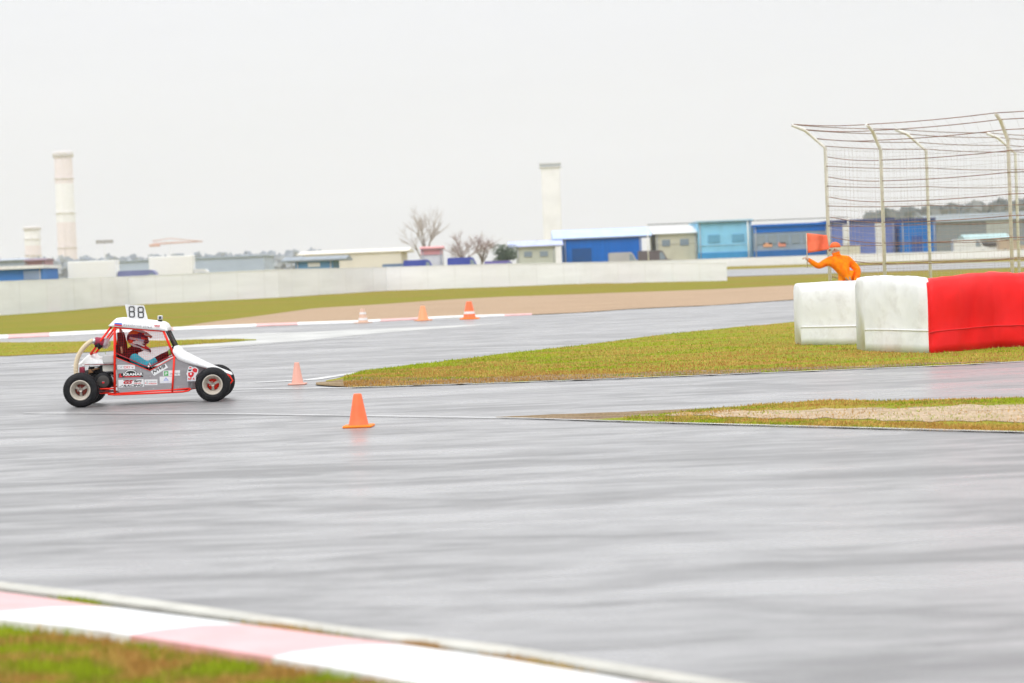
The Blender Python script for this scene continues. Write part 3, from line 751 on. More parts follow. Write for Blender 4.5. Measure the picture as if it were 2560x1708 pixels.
# ------------------------------------------------------------------ vans and lorries behind the wall
M_TYRE = mat('tyre_rubber', (.010, .010, .012), .6, dirt=.3, dscale=10, dcol=(.08,.075,.07), spec=.22, bump=.2, bscale=40)
M_HUB = mat('steel_hub', (.5, .5, .5), .35, metal=.7)
def van(label, px, Y, h, Lm, m, rz=0, box=False, zoff=0):
    P = atd(px, 650, Y); t = thing('lorry' if box else 'van', label, 'lorry' if box else 'van', (P.x, Y, zg(Y)+zoff), rz, 'vehicles parked behind the white wall')
    w = 2.0; b = MB()
    if box:
        prof = [(Lm*.74, .55), (Lm, .55), (Lm, 1.3), (Lm*.985, 1.5), (Lm*.95, 2.5), (Lm*.92, 2.75), (Lm*.76, 2.8), (Lm*.74, 2.7)]
        b.loft([[Vector((x, y, z)) for x, z in prof] for y in (0, w)], cap=True); b.build('cab', m, t)
        c = MB(); c.bbox((0, -.1, .9), (Lm*.72, w+.1, h), .06); c.build('cargo_box', mat('lorry_white', (.86, .86, .84), .45, var=.03), t)
        k = MB(); k.box((.1, .4, .5), (Lm*.76, w-.4, .88)); k.build('chassis', M_DK, t)
        win = [(Lm*.80, 1.6), (Lm*.955, 1.6), (Lm*.925, 2.4), (Lm*.80, 2.4)]; wh = [Lm*.14, Lm*.86]
    else:
        prof = [(0, .35), (Lm, .35), (Lm, .95), (Lm*.97, 1.15), (Lm*.84, 1.3), (Lm*.72, h*.93), (Lm*.66, h), (.12, h), (0, h*.93)]
        b.loft([[Vector((x, y, z)) for x, z in prof] for y in (0, w)], cap=True); b.build('body', m, t)
        win = [(Lm*.62, 1.25), (Lm*.80, 1.3), (Lm*.70, h*.88), (Lm*.62, h*.88)]; wh = [Lm*.17, Lm*.82]
    for y in (-.012, w+.002):
        q = MB(); q.prism([Vector((x, y, z)) for x, z in win], (0, .01, 0)); q.build('window', M_GLS, t)
    for x in wh:
        for y in (-.02, w-.22):
            q = MB(); q.lathe([(0, .14), (0, .36), (.03, .38), (.21, .38), (.24, .36), (.24, .14)], (x, y, .38), n=20); ty = q.build('wheel', M_TYRE, t)
            q = MB(); q.lathe([(.02, .01), (.0, .12), (.01, .2)], (x, y, .38), n=14); q.build('hub', M_HUB, ty)
    return t
van('white box lorry behind the wall right of the blue pavilion', 168, 235, 4.1, 7.2, M_WHB, box=True)
van('second white box lorry, ahead of the slate blue van behind the wall', 372, 240, 4.3, 6.6, M_WHB, box=True)
van('slate blue van between the two white lorries behind the wall', 292, 232, 2.9, 5.4, cm('slate_blue_paint', (.20, .22, .42), .35), 0)
M_VB = cm('van_blue', (.06, .09, .42), .35)
van('blue van parked left of the kiosk below the bare tree', 955, 300, 2.35, 5.2, cm('steel_blue_paint', (.16, .24, .38), .35))
van('royal blue van parked nearest the kiosk on its left', 1008, 296, 2.75, 4.9, M_VB)
van('royal blue van parked right of the kiosk below the brown tree', 1118, 298, 2.85, 5.0, M_VB)
van('violet blue van below the right end of the brown tree', 1210, 296, 2.2, 5.0, cm('violet_paint', (.18, .16, .45), .35))
van('silver van parked in front of the blue warehouse door', 1522, 344, 2.6, 5.2, cm('silver_paint', (.45, .44, .45), .3))
van('dark grey van parked right of the silver one before the cream hall', 1596, 344, 2.7, 5.4, cm('graphite_paint', (.14, .12, .13), .3))
van('white van parked in front of the long grey hall', 2385, 345, 2.5, 5.6, M_WHB)
van('sand coloured van parked right of the white van by the teal kiosk', 2500, 345, 2.2, 5.2, cm('sand_paint', (.5, .4, .3), .35))

# ------------------------------------------------------------------ trees
M_BARK = mat('grey_bark', (.30, .26, .23), .9, var=.2)
def bare_tree(label, px, ytop, Y, wpx, tw, m_tw, seed, group=None, dens=1.0):
    rnd = random.Random(seed); T = atd(px, ytop, Y); zb = zg(Y); hh = T.z - zb; wr = wpx*Y/F/2
    t = thing('bare_tree', label, 'tree', (T.x, Y, zb), group=group)
    tr = MB(); cr = MB()
    def br(p, d, L, r, lv):
        q = p + d*L
        mid = p + d*L*.5 + Vector((rnd.uniform(-1,1), rnd.uniform(-1,1), rnd.uniform(-.3,.6)))*L*.07
        (tr if lv < 2 else cr).tube([p, mid, q], [r, r*.8, r*.6], 5 if lv < 2 else 3, smooth=lv < 2, cap=False)
        if lv >= tw: return
        for i in range(4 if lv else 6):
            a = rnd.uniform(0, 2*math.pi); sp = rnd.uniform(.35, .95)
            nd = (d + Vector((math.cos(a), math.sin(a), rnd.uniform(-.1, .35)))*sp).normalized()
            s = rnd.uniform(.35, 1.0)
            br(p.lerp(q, s), nd, L*rnd.uniform(.55, .78), r*.5, lv+1)
    br(Vector((0,0,0)), Vector((0,0,1)), hh*.38, .28*hh/12, 0)
    # fit inside the crown
    zs = max(v[2] for v in cr.v + tr.v); xs = np.percentile([abs(v[0]) for v in cr.v], 98)
    sc = (min(1.6, wr/xs), hh/zs)
    for M_ in (tr, cr): M_.v = [(x*sc[0], y*sc[0], z*sc[1]) for x, y, z in M_.v]
    tr.build('trunk', M_BARK, t); cr.build('crown', m_tw, t)
def leafy(name, label, px, ytop, Y, wpx, m, seed, n=2600, group=None):
    rnd = random.Random(seed); T = atd(px, ytop, Y); zb = zg(Y); hh = T.z - zb; wr = wpx*Y/F/2
    t = thing(name, label, 'tree', (T.x, Y, zb), group=group)
    tr = MB(); tr.tube([(0,0,0), (.1,0,hh*.4), (0,.1,hh*.75)], [hh*.035, hh*.025, hh*.01], 6)
    for k in range(7):
        a = k*.9; tr.tube([(0,0,hh*(.25+.06*k)), (math.cos(a)*wr*.6, math.sin(a)*wr*.6, hh*(.4+.06*k))], [hh*.012, hh*.004], 4)
    tr.build('trunk', M_BARK, t)
    cl = [(rnd.uniform(-.65,.65)*wr, rnd.uniform(-.6,.6)*wr, hh*rnd.uniform(.28,.82), rnd.uniform(.25,.5)*wr) for _ in range(16)]
    cr = MB(); s = wr*.07
    for i in range(n):
        c = rnd.choice(cl); u = Vector((rnd.gauss(0,1), rnd.gauss(0,1), rnd.gauss(0,1))).normalized()*c[3]*rnd.uniform(.7,1.08)
        p = Vector(c[:3]) + u; p.z = min(p.z, hh)
        a = Vector((rnd.gauss(0,1), rnd.gauss(0,1), rnd.gauss(0,1))).normalized()*s*rnd.uniform(.5,1.3); b = a.orthogonal().normalized()*s*.6
        cr.add([p-a, p+b, p+a, p-b], [(0,1,2,3)], rnd.randint(0, len(m)-1))
    cr.build('crown', m, t)
M_TW1 = mat('pale_twigs', (.48, .43, .39), .9); M_TW2 = mat('brown_twigs', (.40, .31, .29), .9)
bare_tree('tall leafless tree standing over the kiosk left of centre', 1058, 508, 310, 118, 4, M_TW1, 3)
bare_tree('low leafless brown tree, left of two crowded together', 1150, 572, 312, 90, 4, M_TW2, 5)
bare_tree('low leafless brown tree, right of two crowded together', 1202, 576, 314, 86, 4, M_TW2, 9)
M_EV = [mat('evergreen_dark', (.07, .11, .08), .8), mat('evergreen_mid', (.11, .15, .09), .8)]
leafy('evergreen_tree', 'dark green round evergreen left of the grey-green annex', 1262, 606, 325, 66, M_EV, 4)
leafy('evergreen_tree', 'lower evergreen half hidden behind the lilac roof of the annex', 1350, 592, 420, 56, M_EV, 6)
def wood(name, label, x0, x1, yl, yr, Y, n, m, s, seed):
    rnd = random.Random(seed); cr = MB()
    for i in range(n):
        x = rnd.uniform(x0, x1); yt = yl + (yr-yl)*(x-x0)/(x1-x0)
        u = rnd.random(); bump = 5*math.sin(x*.11)+3*math.sin(x*.31+2)+rnd.uniform(-2,2)
        Yk = Y + rnd.uniform(0, 40)
        T = atd(x, yt+bump, Yk); z = zg(Y) + (T.z-zg(Y))*(1-(1-math.sqrt(u))**1.2)
        p = Vector((T.x, Yk, z)); a = Vector((rnd.gauss(0,1), rnd.gauss(0,.4), rnd.gauss(0,1))).normalized()*s*rnd.uniform(.5,1.4); b = Vector((-a.z, rnd.uniform(-.4,.4), a.x))*.7
        cr.add([p-a, p+b, p+a, p-b], [(0,1,2,3)], rnd.randint(0, len(m)-1))
    tag(cr.build(name, m), label, 'wood', kind='stuff')
M_WD = [mat('wood_hazed_grey', (.24, .26, .26), .9), mat('wood_hazed_green', (.18, .21, .21), .9)]  # haze over the dark trees painted in as paler leaf colours
wood('far_wood', 'grey-green wood behind the buildings at the far right', 2170, 2900, 542, 488, 700, 12000, M_WD, 2.0, 1)
wood('distant_wood', 'faint blue-grey wood on the horizon at the left', -300, 800, 664, 636, 1500, 5000, [mat('wood_hazed', (.42, .46, .52), .9), mat('wood_hazed_blue', (.36, .41, .48), .9)], 2.6, 2)  # blue-grey leaf colours carry the aerial haze
# overhead wire on slim poles above the blue buildings
def wires():
    Y = 335; A = atd(1618, 562, Y); B = atd(2120, 543, Y)
    t = thing('overhead_wire', 'thin dark overhead wire stretched above the blue buildings on slim poles', 'wire', (A.x, Y, zg(Y))); o0 = (A.x, Y, zg(Y))
    m = MB(); m.tube([A.lerp(B, k/20) for k in range(21)], .06, 5); m.build('wire', M_DK, t, o0)
    for f in (0, .5, 1):
        p = A.lerp(B, f); q = MB(); q.tube([(p.x, Y+.1, zg(Y)), (p.x, Y+.1, p.z+.1)], .09, 6); q.build('pole', M_POST, t, o0)
wires()

# ------------------------------------------------------------------ people helpers
def skinned(joints, bones, name='body', sub=1):
    """joints: name -> (point, radius or (rx, ry)); bones: pairs; returns vertex/face lists of one continuous surface"""
    me = bpy.data.meshes.new(name); ks = list(joints)
    me.from_pydata([tuple(joints[k][0]) for k in ks], [(ks.index(a), ks.index(b)) for a, b in bones], [])
    o = bpy.data.objects.new(name, me); COL.objects.link(o)
    md = o.modifiers.new('skin', 'SKIN'); md.use_smooth_shade = True
    for i, k in enumerate(ks):
        r = joints[k][1]; r = r if isinstance(r, (tuple, list)) else (r, r)
        me.skin_vertices[0].data[i].radius = r
        me.skin_vertices[0].data[i].use_root = (i == 0)
    sm = o.modifiers.new('sub', 'SUBSURF'); sm.levels = sub; sm.render_levels = sub
    dg = bpy.context.evaluated_depsgraph_get(); dg.update()
    ev = o.evaluated_get(dg); m2 = ev.to_mesh()
    V = [v.co.copy() for v in m2.vertices]; Fc = [tuple(p.vertices) for p in m2.polygons]
    ev.to_mesh_clear(); bpy.data.objects.remove(o); bpy.data.meshes.remove(me)
    return V, Fc
def seg_d(p, a, b):
    ab = b - a; t = max(0, min(1, (p-a).dot(ab)/max(ab.length_squared, 1e-9))); return (p-(a+ab*t)).length
def person_body(joints, bones, bmat, mats, parent, sub=2):
    V, Fc = skinned(joints, bones, sub=sub)
    mb = MB(); mb.v = [tuple(v) for v in V]
    for f in Fc:
        c = sum((V[i] for i in f), Vector())/len(f)
        best = min(range(len(bones)), key=lambda k: seg_d(c, Vector(joints[bones[k][0]][0]), Vector(joints[bones[k][1]][0])) - .3*bw(joints, bones[k]))
        mb.f.append(f); mb.m.append(bmat.get(bones[best], 0)); mb.sm.append(True)
    return mb.build('body', mats, parent)
def bw(j, b):
    r = j[b[0]][1]; return r[0] if isinstance(r, (tuple, list)) else r
def hand(j, bn, w, d, side, r=.0085, pre='h', curl=.5, L=.09):
    """adds palm and five fingers to joint wrist w; d: pointing direction, side: direction across the palm"""
    d = Vector(d).normalized(); s = Vector(side).normalized(); n = d.cross(s).normalized()
    W = Vector(j[w][0]); pk = pre+'palm'; j[pk] = (W + d*.05, (.028, .024)); bn.append((w, pk))
    for i, (o, l) in enumerate(((-.030, .066), (-.010, .078), (.010, .073), (.028, .058))):
        a = W + d*L + s*o; b = a + d*l*.5 + n*l*.5*curl; c = b + d*l*.3*(1-curl) + n*l*.5
        for q, p in enumerate((a, b, c)):
            j[f'{pre}f{i}{q}'] = (p, r if q else r*1.15)
        bn += [(pk, f'{pre}f{i}0'), (f'{pre}f{i}0', f'{pre}f{i}1'), (f'{pre}f{i}1', f'{pre}f{i}2')]
    a = W + d*.035 - s*.042; b = a + d*.03 - s*.012 + n*.018; c = b + d*.022 + n*.022
    for q, p in enumerate((a, b, c)): j[f'{pre}t{q}'] = (p, r*1.1)
    bn += [(pk, pre+'t0'), (pre+'t0', pre+'t1'), (pre+'t1', pre+'t2')]

# ------------------------------------------------------------------ the buggy
# local frame of the buggy: x forward, y away from the camera, z up; drawn from a 4.7x enlargement (u, v)
SC = 780.0
AL = math.atan(67/1555)
PR = ground(130 + 340/4.7, 730 + 1362/4.7); PF = ground(130 + 1895/4.7, 730 + 1295/4.7)
HEAD = math.atan2(PF.y-PR.y, PF.x-PR.x); WB = (PF-PR).length; SC = math.hypot(1555, 67)/WB
vr = PR.normalized()
ANG = math.atan2(-PR.x, PR.y) - 0.0
SIDE = math.tan(ANG - HEAD)         # sideways drift of deeper points as seen from the camera
def P(u, v, y=0.0):
    du, dv = u-340, 1362-v
    x = (du*math.cos(AL) - dv*math.sin(AL)*-1*-1)/SC if False else (du*math.cos(AL) + dv*math.sin(AL))/SC
    z = (-du*math.sin(AL) + dv*math.cos(AL))/SC
    k = 1 + y/33.0
    x = x*k - y*SIDE
    z = H + (z - H)*k
    return Vector((x, y, z))
BUG = thing('racing_buggy', 'white and grey open-wheel buggy numbered 88 with a red tube frame', 'racing buggy', PR, HEAD)
M_RF = mat('red_frame_paint', (.92, .028, .010), .4, spec=.3)
M_DRF = mat('dark_red_paint', (.36, .012, .02), .4)
M_WP = mat('white_gelcoat', (.82, .83, .84), .28, coat=.3, dirt=.4, dscale=9, var=.02, scale=3)
M_GP = mat('brushed_aluminium_panel', (.36, .345, .36), .42, dirt=.35, dscale=7, dcol=(.20,.18,.16), metal=.45, var=.06, scale=3, stretch=(1, 1, 8))
M_RIM = mat('cream_rim_paint', (.54, .49, .42), .4, dirt=.5, dscale=14, var=.05, scale=10)
M_BK = mat('black_plastic', (.008, .008, .010), .5, spec=.2); M_DG = mat('dark_grey_metal', (.09, .09, .095), .4, metal=.6); M_SIL = mat('silver_metal', (.55, .55, .56), .3, metal=.85)
M_BUR = mat('burgundy_foam', (.30, .025, .06), .7, bump=.3, bscale=120); M_HOSE = mat('cream_hose', (.70, .58, .40), .5)
M_BRN = mat('rusty_brown', (.24, .12, .05), .6)
M_STK = mat('sticker_white', (.78, .78, .79), .4); M_TB = mat('ink_black', (.012, .012, .014), .5); M_TR = mat('ink_red', (.70, .02, .03), .5)
M_TG = mat('ink_green', (.05, .42, .09), .5); M_TN = mat('ink_grey', (.22, .22, .24), .5); M_TBL = mat('ink_blue', (.06, .18, .70), .5); M_TLB = mat('ink_pale_blue', (.36, .42, .72), .5); M_WT = mat('ink_white', (.85, .85, .85), .5)
YN, YF, YT = .235, .975, 1.21     # near panel plane, far panel plane, outer track
def mir(p): return Vector((p.x, YT - p.y, p.z))

def wheel(c, far, rear):
    """c: hub centre with y = outer face"""
    R0, w = .262, (.205 if rear else .175); sgn = -1 if not far else 1
    w_ = MB()
    # hub + spokes: y measured inward
    def pt(a, r, t): return Vector((r*math.cos(t), a, r*math.sin(t)))
    w_.lathe([(.055, .001), (.055, .022), (.045, .030), (.05, .030), (.11, .034), (.11, .001)], n=20)
    for k in range(3):
        t = 2*math.pi*k/3 + .5
        q = [pt(.085, .028, t-.6), pt(.085, .028, t+.6), pt(.095, .10, t+.22), pt(.095, .10, t-.22)]
        w_.prism(q, (0, .012, 0))
    M_ = Matrix.Scale(sgn*-1, 4, (0,1,0)) if far else None
    def fin(mb):
        return [Vector((c.x+x, c.y + (y if not far else -y), c.z+z)) for x, y, z in mb.v]
    w_.v = [tuple(p) for p in fin(w_)]
    W_ = w_.build('wheel', mat('hub_metal', (.42, .38, .33), .35, metal=.6), BUG)
    t_ = MB()
    prof = [(.016, .150), (.006, .165), (.0, .185), (.003, .205), (.010, .228), (.024, .246), (.042, .256), (w*.35, R0-.001), (w*.5, R0), (w*.65, R0-.001), (w-.042, .256), (w-.024, .246), (w-.010, .228), (w-.002, .2), (w-.01, .165), (w-.02, .150)]
    t_.lathe(prof, n=64)
    for z in (.014, ):  # moulded sidewall ridge
        pass
    for k in range(48):
        t = 2*math.pi*k/48
        for a0, a1 in ((.045, w*.46), (w*.54, w-.045)):
            t0, t1 = t, t+.085
            t_.add([pt(a0, R0-.002, t0), pt(a1, R0-.0, t0+.03), pt(a1, R0-.0, t1+.03), pt(a0, R0-.002, t1), pt(a0, R0+.0008, t0), pt(a1, R0+.0014, t0+.03), pt(a1, R0+.0014, t1+.03), pt(a0, R0+.0008, t1)],
                   [(4,5,6,7), (0,1,5,4), (1,2,6,5), (2,3,7,6), (3,0,4,7)])
    t_.v = [tuple(p) for p in fin(t_)]; t_.build('tyre', M_TYRE, W_)
    r_ = MB()
    r_.lathe([(.020, .155), (.006, .154), (.002, .148), (.002, .139), (.010, .133), (.052, .126), (.070, .112), (.080, .104), (.100, .096), (.118, .090), (.122, .092), (.09, .105), (w-.03, .125), (w-.02, .150)], n=56)
    r_.v = [tuple(p) for p in fin(r_)]; r_.build('rim', M_RIM, W_)
    b_ = MB(); b_.lathe([(.13, .005), (.13, .085), (.15, .085), (.15, .005)], n=24)
    b_.v = [tuple(p) for p in fin(b_)]; b_.build('brake_disc', M_RF if not rear else mat('rusty_red_caliper', (.34, .06, .04), .6), W_)
    # bolts
    q = MB()
    for k in range(4):
        t = 2*math.pi*k/4 + .2; q.lathe([(.07, .001), (.07, .008), (.09, .008)], pt(0, .046, t), n=6)
    q.v = [tuple(p) for p in fin(q)]; q.build('hub_bolt', M_SIL, W_)
RC = P(340-6, 1160, 0); RC.z = .262; RC.x = P(331, 1160).x
FC = P(1893-8, 1090, 0); FC.z = .262
wheel(Vector((RC.x, 0, .262)), False, True); wheel(Vector((FC.x, .0, .262)), False, False)
wheel(Vector((RC.x, YT, .262)), True, True); wheel(Vector((FC.x, YT, .262)), True, False)

# --- frame
def fr(pts, r, y=YN, both=True, mb=None, n=10):
    q = [P(u, v, y) for u, v in pts]; mb.tube(q, r, n)
    if both: mb.tube([mir(p) for p in q], r, n)
    return q
fm = MB()
hoop = fr([(737, 408), (737, 700), (737, 1195)], .018, mb=fm)
fm.tube([hoop[0], mir(hoop[0])], .016); fm.tube([hoop[1], mir(hoop[1])], .013); fm.tube([hoop[2], mir(hoop[2])], .014)
fm.tube([hoop[0]+Vector((0,0,-.02)), mir(hoop[2])], .012)
lo = fr([(655, 1203), (740, 1208), (1150, 1191), (1540, 1172), (1600, 1160), (1632, 1138)], .014, mb=fm)
fr([(560, 1140), (725, 1134)], .012, YN+.02, mb=fm); fr([(560, 1192), (735, 1188)], .010, YN+.06, mb=fm)
fr([(740, 1196), (1150, 1166), (1400, 1152), (1620, 1132)], .012, mb=fm)
fv = fr([(1437, 752), (1412, 1176)], .015, YN-.006, mb=fm)
ap = fr([(1308, 448), (1435, 750)], .018, YN+.004, mb=fm)
fm.tube([ap[0], mir(ap[0])], .015); fm.tube([ap[1], mir(ap[1])], .015)
fr([(740, 412), (1308, 452)], .014, YN+.004, mb=fm)
st = fr([(700, 400), (455, 726)], .017, YN+.06, mb=fm); fr([(725, 438), (560, 660)], .011, YN+.20, mb=fm)
fm.tube([st[1], mir(st[1])], .014)
fr([(500, 1150), (740, 1196)], .010, YN+.12, mb=fm)
fr([(1632, 1138), (1990, 1075)], .012, YN+.14, mb=fm); fr([(1437, 752), (1990, 960)], .012, YN+.12, mb=fm)
fm.build('frame', M_RF, BUG)
tr = MB()
fr([(750, 764), (1148, 921), (1436, 762)], .005, YN-.010, False, tr, 6)
tr.build('panel_trim', M_RF, BUG)
wf = MB()
fr([(750, 716), (900, 782), (1085, 864), (1140, 876), (1200, 850), (1310, 790), (1425, 742)], .008, YN-.004, True, wf)
fr([(1135, 845), (1135, 915)], .006, YN-.012, False, wf)
wf.build('window_bar', M_DRF, BUG)
bd = MB(); bd.lathe([(0, .001), (0, .014), (.012, .014), (.012, .001)], P(1135, 872, YN-.024), n=12); bd.build('window_catch', M_WP, BUG)

# --- side panels
def panel(name, pts, m, parent=BUG, th=.005):
    mb = MB(); q = [P(u, v, y) for u, v, y in pts]; mb.prism(q, (0, th, 0)); o = mb.build(name, m, parent)
    mb = MB(); mb.prism([Vector((p.x, YT-p.y-th, p.z)) for p in q], (0, th, 0)); mb.build(name, m, parent); return o
sp = MB(); door = [(752, 768), (1150, 922), (1432, 765), (1412, 1155), (1150, 1168), (800, 1186), (772, 1165), (765, 1120)]
# triangulated explicitly so that the notch stays clean
q = [P(u, v, YN+.004) for u, v in door]; n_ = len(q)
sp.add(q + [p+Vector((0,.005,0)) for p in q], [(0,1,7), (1,4,5,6,7), (1,2,3,4), (8,15,9), (9,15,14,13,12), (9,12,11,10)] + [(i, (i+1)%n_, (i+1)%n_+n_, i+n_) for i in range(n_)])
DP = sp.build('side_panel', M_GP, BUG)
sp = MB(); q = [mir(p) for p in q]
sp.add(q + [p+Vector((0,-.005,0)) for p in q], [(0,1,7), (1,4,5,6,7), (1,2,3,4), (8,15,9), (9,15,14,13,12), (9,12,11,10)] + [(i, (i+1)%n_, (i+1)%n_+n_, i+n_) for i in range(n_)])
sp.build('side_panel', M_GP, BUG)
np_ = MB(); yA, yB = YN+.004, YN+.11
rows = [[(1440, 762, yA), (1425, 1155, yA)], [(1500, 800, yA+.012), (1500, 1150, yA+.012)], [(1600, 840, yA+.025), (1600, 1140, yA+.025)], [(1690, 866, yA+.045), (1640, 1135, yA+.045)], [(1800, 893, yB), (1700, 1125, yB)], [(1900, 915, yB+.02), (1850, 1100, yB+.02)], [(1990, 960, yB+.03), (1990, 1075, yB+.03)]]
for S_ in (0, 1):
    rg_ = [[P(*a), P(*b)] for a, b in rows]
    if S_: rg_ = [[mir(p) for p in r] for r in rg_]
    np_ = MB(); np_.loft(rg_, closed=False); np_.build('nose_side_panel', M_GP, BUG)
fl = MB(); a = P(740, 1188, YN+.02); b = P(1630, 1130, YN+.02)
fl.box((a.x, YN+.02, a.z-.004), (b.x, YF-.02, a.z+.004)); fl.build('floor_pan', M_DG, BUG)
rv = MB()
for u, v in ((780, 802), (790, 1150), (905, 1148), (1190, 1138), (1395, 1120), (1400, 800), (1040, 916), (1152, 990), (985, 1060), (1200, 900)):
    rv.lathe([(0, .0005), (.0, .006), (.006, .009)], P(u, v, YN-.003), n=10)
rv.build('rivet', M_SIL, BUG)
rv = MB()
for u, v, y in ((1485, 1118, YN+.005), (1620, 880, YN+.02), (1870, 930, YN+.12)):
    rv.lathe([(0, .0005), (.0, .006), (.006, .009)], P(u, v, y), n=10)
rv.build('rivet', M_SIL, BUG)

# --- roof
st_ = [(662, 392, 388), (700, 398, 345), (745, 402, 305), (800, 407, 299), (870, 413, 301), (1000, 424, 312), (1130, 434, 328), (1230, 441, 338), (1290, 446, 346), (1325, 449, 366), (1345, 450, 410), (1358, 450, 444)]
rf = MB(); rings = []
for u, vb, vt in st_:
    pb = P(u, vb, YN-.02); pt_ = P(u, vt, YN+.10); hz = pt_.z - pb.z
    half = [(YN-.022, 0), (YN-.016, .3), (YN-.004, .62), (YN+.02, .84), (YN+.06, .95), (YN+.12, 1.0), (YN+.24, 1.04)]
    ring = [Vector((pb.x - (y-YN)*0, y, pb.z + hz*k)) for y, k in half]
    ring += [Vector((p.x, YT-p.y, p.z)) for p in reversed(ring)]
    rings.append(ring)
rf.loft(rings, closed=False, smooth=True)
RF = rf.build('roof', M_WP, BUG)
sm = RF.modifiers.new('solid', 'SOLIDIFY'); sm.thickness = .006; sm.offset = -1

# number plate
pl = MB(); c4 = [(857, 137), (1083, 150), (1130, 323), (892, 309)]; yp = .36
pl.prism([P(u, v, yp) for u, v in c4], (0, .004, 0)); NP = pl.build('number_plate', M_WP, BUG)

# --- flat artwork helpers (drawn in the enlargement's coordinates, laid on a plane y)
def tpath(pts, closed=True):
    return pts + [pts[0]] if closed else pts
def stroke(mb, pts, w, y, mi, closed=True):
    n = len(pts); inn = []; out = []
    for i in range(n):
        a = Vector(pts[i-1]) if (i or closed) else Vector(pts[i]); b = Vector(pts[(i+1) % n]) if (i < n-1 or closed) else Vector(pts[i])
        c = Vector(pts[i]); d1 = (c-a); d2 = (b-c)
        d1 = d1.normalized() if d1.length else d2.normalized(); d2 = d2.normalized() if d2.length else d1
        t = (d1+d2).normalized(); nn = Vector((-t.y, t.x)); k = 1/max(.5, nn.dot(Vector((-d1.y, d1.x))))
        inn.append(P(*(c+nn*w/2*k), y)); out.append(P(*(c-nn*w/2*k), y))
    m = n if closed else n-1
    mb.add(inn+out, [(i, (i+1) % n, (i+1) % n + n, i+n) for i in range(m)], mi)
def fpoly(mb, pts, y, mi): mb.add([P(u, v, y) for u, v in pts], [tuple(range(len(pts)))], mi)
_tc = {}
def text_geo(s, bold=0, shear=0):
    key = (s, bold, shear)
    if key in _tc: return _tc[key]
    cu = bpy.data.curves.new('t', 'FONT'); cu.body = s; cu.size = 1; cu.offset = bold; cu.shear = shear; cu.resolution_u = 3
    o = bpy.data.objects.new('t', cu); COL.objects.link(o)
    dg = bpy.context.evaluated_depsgraph_get(); dg.update(); ev = o.evaluated_get(dg); m = ev.to_mesh()
    V = [(v.co.x, v.co.y) for v in m.vertices]; Fc = [tuple(p.vertices) for p in m.polygons]
    ev.to_mesh_clear(); bpy.data.objects.remove(o); bpy.data.curves.remove(cu)
    _tc[key] = (V, Fc); return V, Fc
def text(mb, s, u, v, w, h, ang, y, mi, bold=0.0, shear=0.0):
    """lower-left corner at (u, v); box w x h; ang in degrees, clockwise down in the picture"""
    V, Fc = text_geo(s, bold, shear)
    if not V: return
    x0 = min(p[0] for p in V); x1 = max(p[0] for p in V); y0 = min(p[1] for p in V); y1 = max(p[1] for p in V)
    c, s_ = math.cos(R(ang)), math.sin(R(ang)); out = []
    for (a, b) in V:
        a = (a-x0)/(x1-x0)*w; b = -(b-y0)/(y1-y0)*h
        out.append(P(u + a*c - b*s_, v + a*s_ + b*c, y))
    mb.add(out, Fc, mi)
INK = [M_STK, M_TB, M_TR, M_TG, M_TN, M_TBL, M_TLB, M_WT]
def sticker(parent, y, fn, name='sticker'):
    mb = MB(); fn(mb, y); me = bpy.data.meshes.new(name); me.from_pydata(mb.v, [], mb.f)
    for m in INK: me.materials.append(m)
    me.polygons.foreach_set('material_index', mb.m)
    o = bpy.data.objects.new(name, me); COL.objects.link(o); o.parent = parent; return o
e = .0012
def d88(mb, y):
    for cx, cy in ((937, 226), (1043, 232)):
        for s_, (oy, hh) in enumerate(((-27, 29), (27, 31))):
            w_, h_ = 28, hh; c = 11; X, Y_ = cx+2*(oy > 0), cy+oy*1.08
            oc = [(X-w_+c, Y_-h_), (X+w_-c, Y_-h_), (X+w_, Y_-h_+c), (X+w_, Y_+h_-c), (X+w_-c, Y_+h_), (X-w_+c, Y_+h_), (X-w_, Y_+h_-c), (X-w_, Y_-h_+c)]
            stroke(mb, oc, 13, y, 1)
            oi = [(X+(a-X)*.52, Y_+(b-Y_)*.52) for a, b in oc]; stroke(mb, oi, 2, y, 4)
        X, Y_ = cx, cy; w_, h_, c = 40, 70, 18
        oc = [(X-w_+c, Y_-h_), (X+w_-c, Y_-h_), (X+w_, Y_-h_+c), (X+w_, Y_-8), (X+w_-6, Y_), (X+w_, Y_+8), (X+w_, Y_+h_-c), (X+w_-c, Y_+h_), (X-w_+c, Y_+h_), (X-w_, Y_+h_-c), (X-w_, Y_+8), (X-w_+6, Y_), (X-w_, Y_-8), (X-w_, Y_-h_+c)]
        stroke(mb, oc, 2.5, y, 4)
sticker(NP, yp-e, d88, 'race_number')
YS = YN+.004-e
def s1(mb, y):
    fpoly(mb, [(768, 855), (975, 852), (975, 905), (770, 907)], y, 0)
    text(mb, 'DRY', 780, 897, 68, 30, 0, y-e, 4, -.01); text(mb, 'DRY', 850, 897, 72, 30, 0, y-e, 2, .01)
    fpoly(mb, [(932, 872), (948, 880), (940, 890)], y-e, 2); fpoly(mb, [(945, 885), (958, 880), (944, 898)], y-e, 4)
sticker(DP, YS, s1)
def s2(mb, y):
    fpoly(mb, [(780, 955), (1070, 945), (1070, 998), (780, 1006)], y, 1)
    fpoly(mb, [(842, 956), (868, 922), (905, 912), (965, 912), (985, 925), (1005, 950)], y, 1)
    stroke(mb, [(855, 950), (885, 925), (925, 918), (965, 925), (990, 948)], 9, y-e, 7, False)
    fpoly(mb, [(795, 958), (812, 957), (806, 984), (828, 984), (825, 1000), (786, 1002)], y-e, 2)
    text(mb, 'KRAMAR', 838, 984, 230, 32, -1.5, y-e, 7, .035)
    fpoly(mb, [(840, 990), (1050, 984), (1030, 996), (860, 1001)], y-e, 2)
sticker(DP, YS, s2)
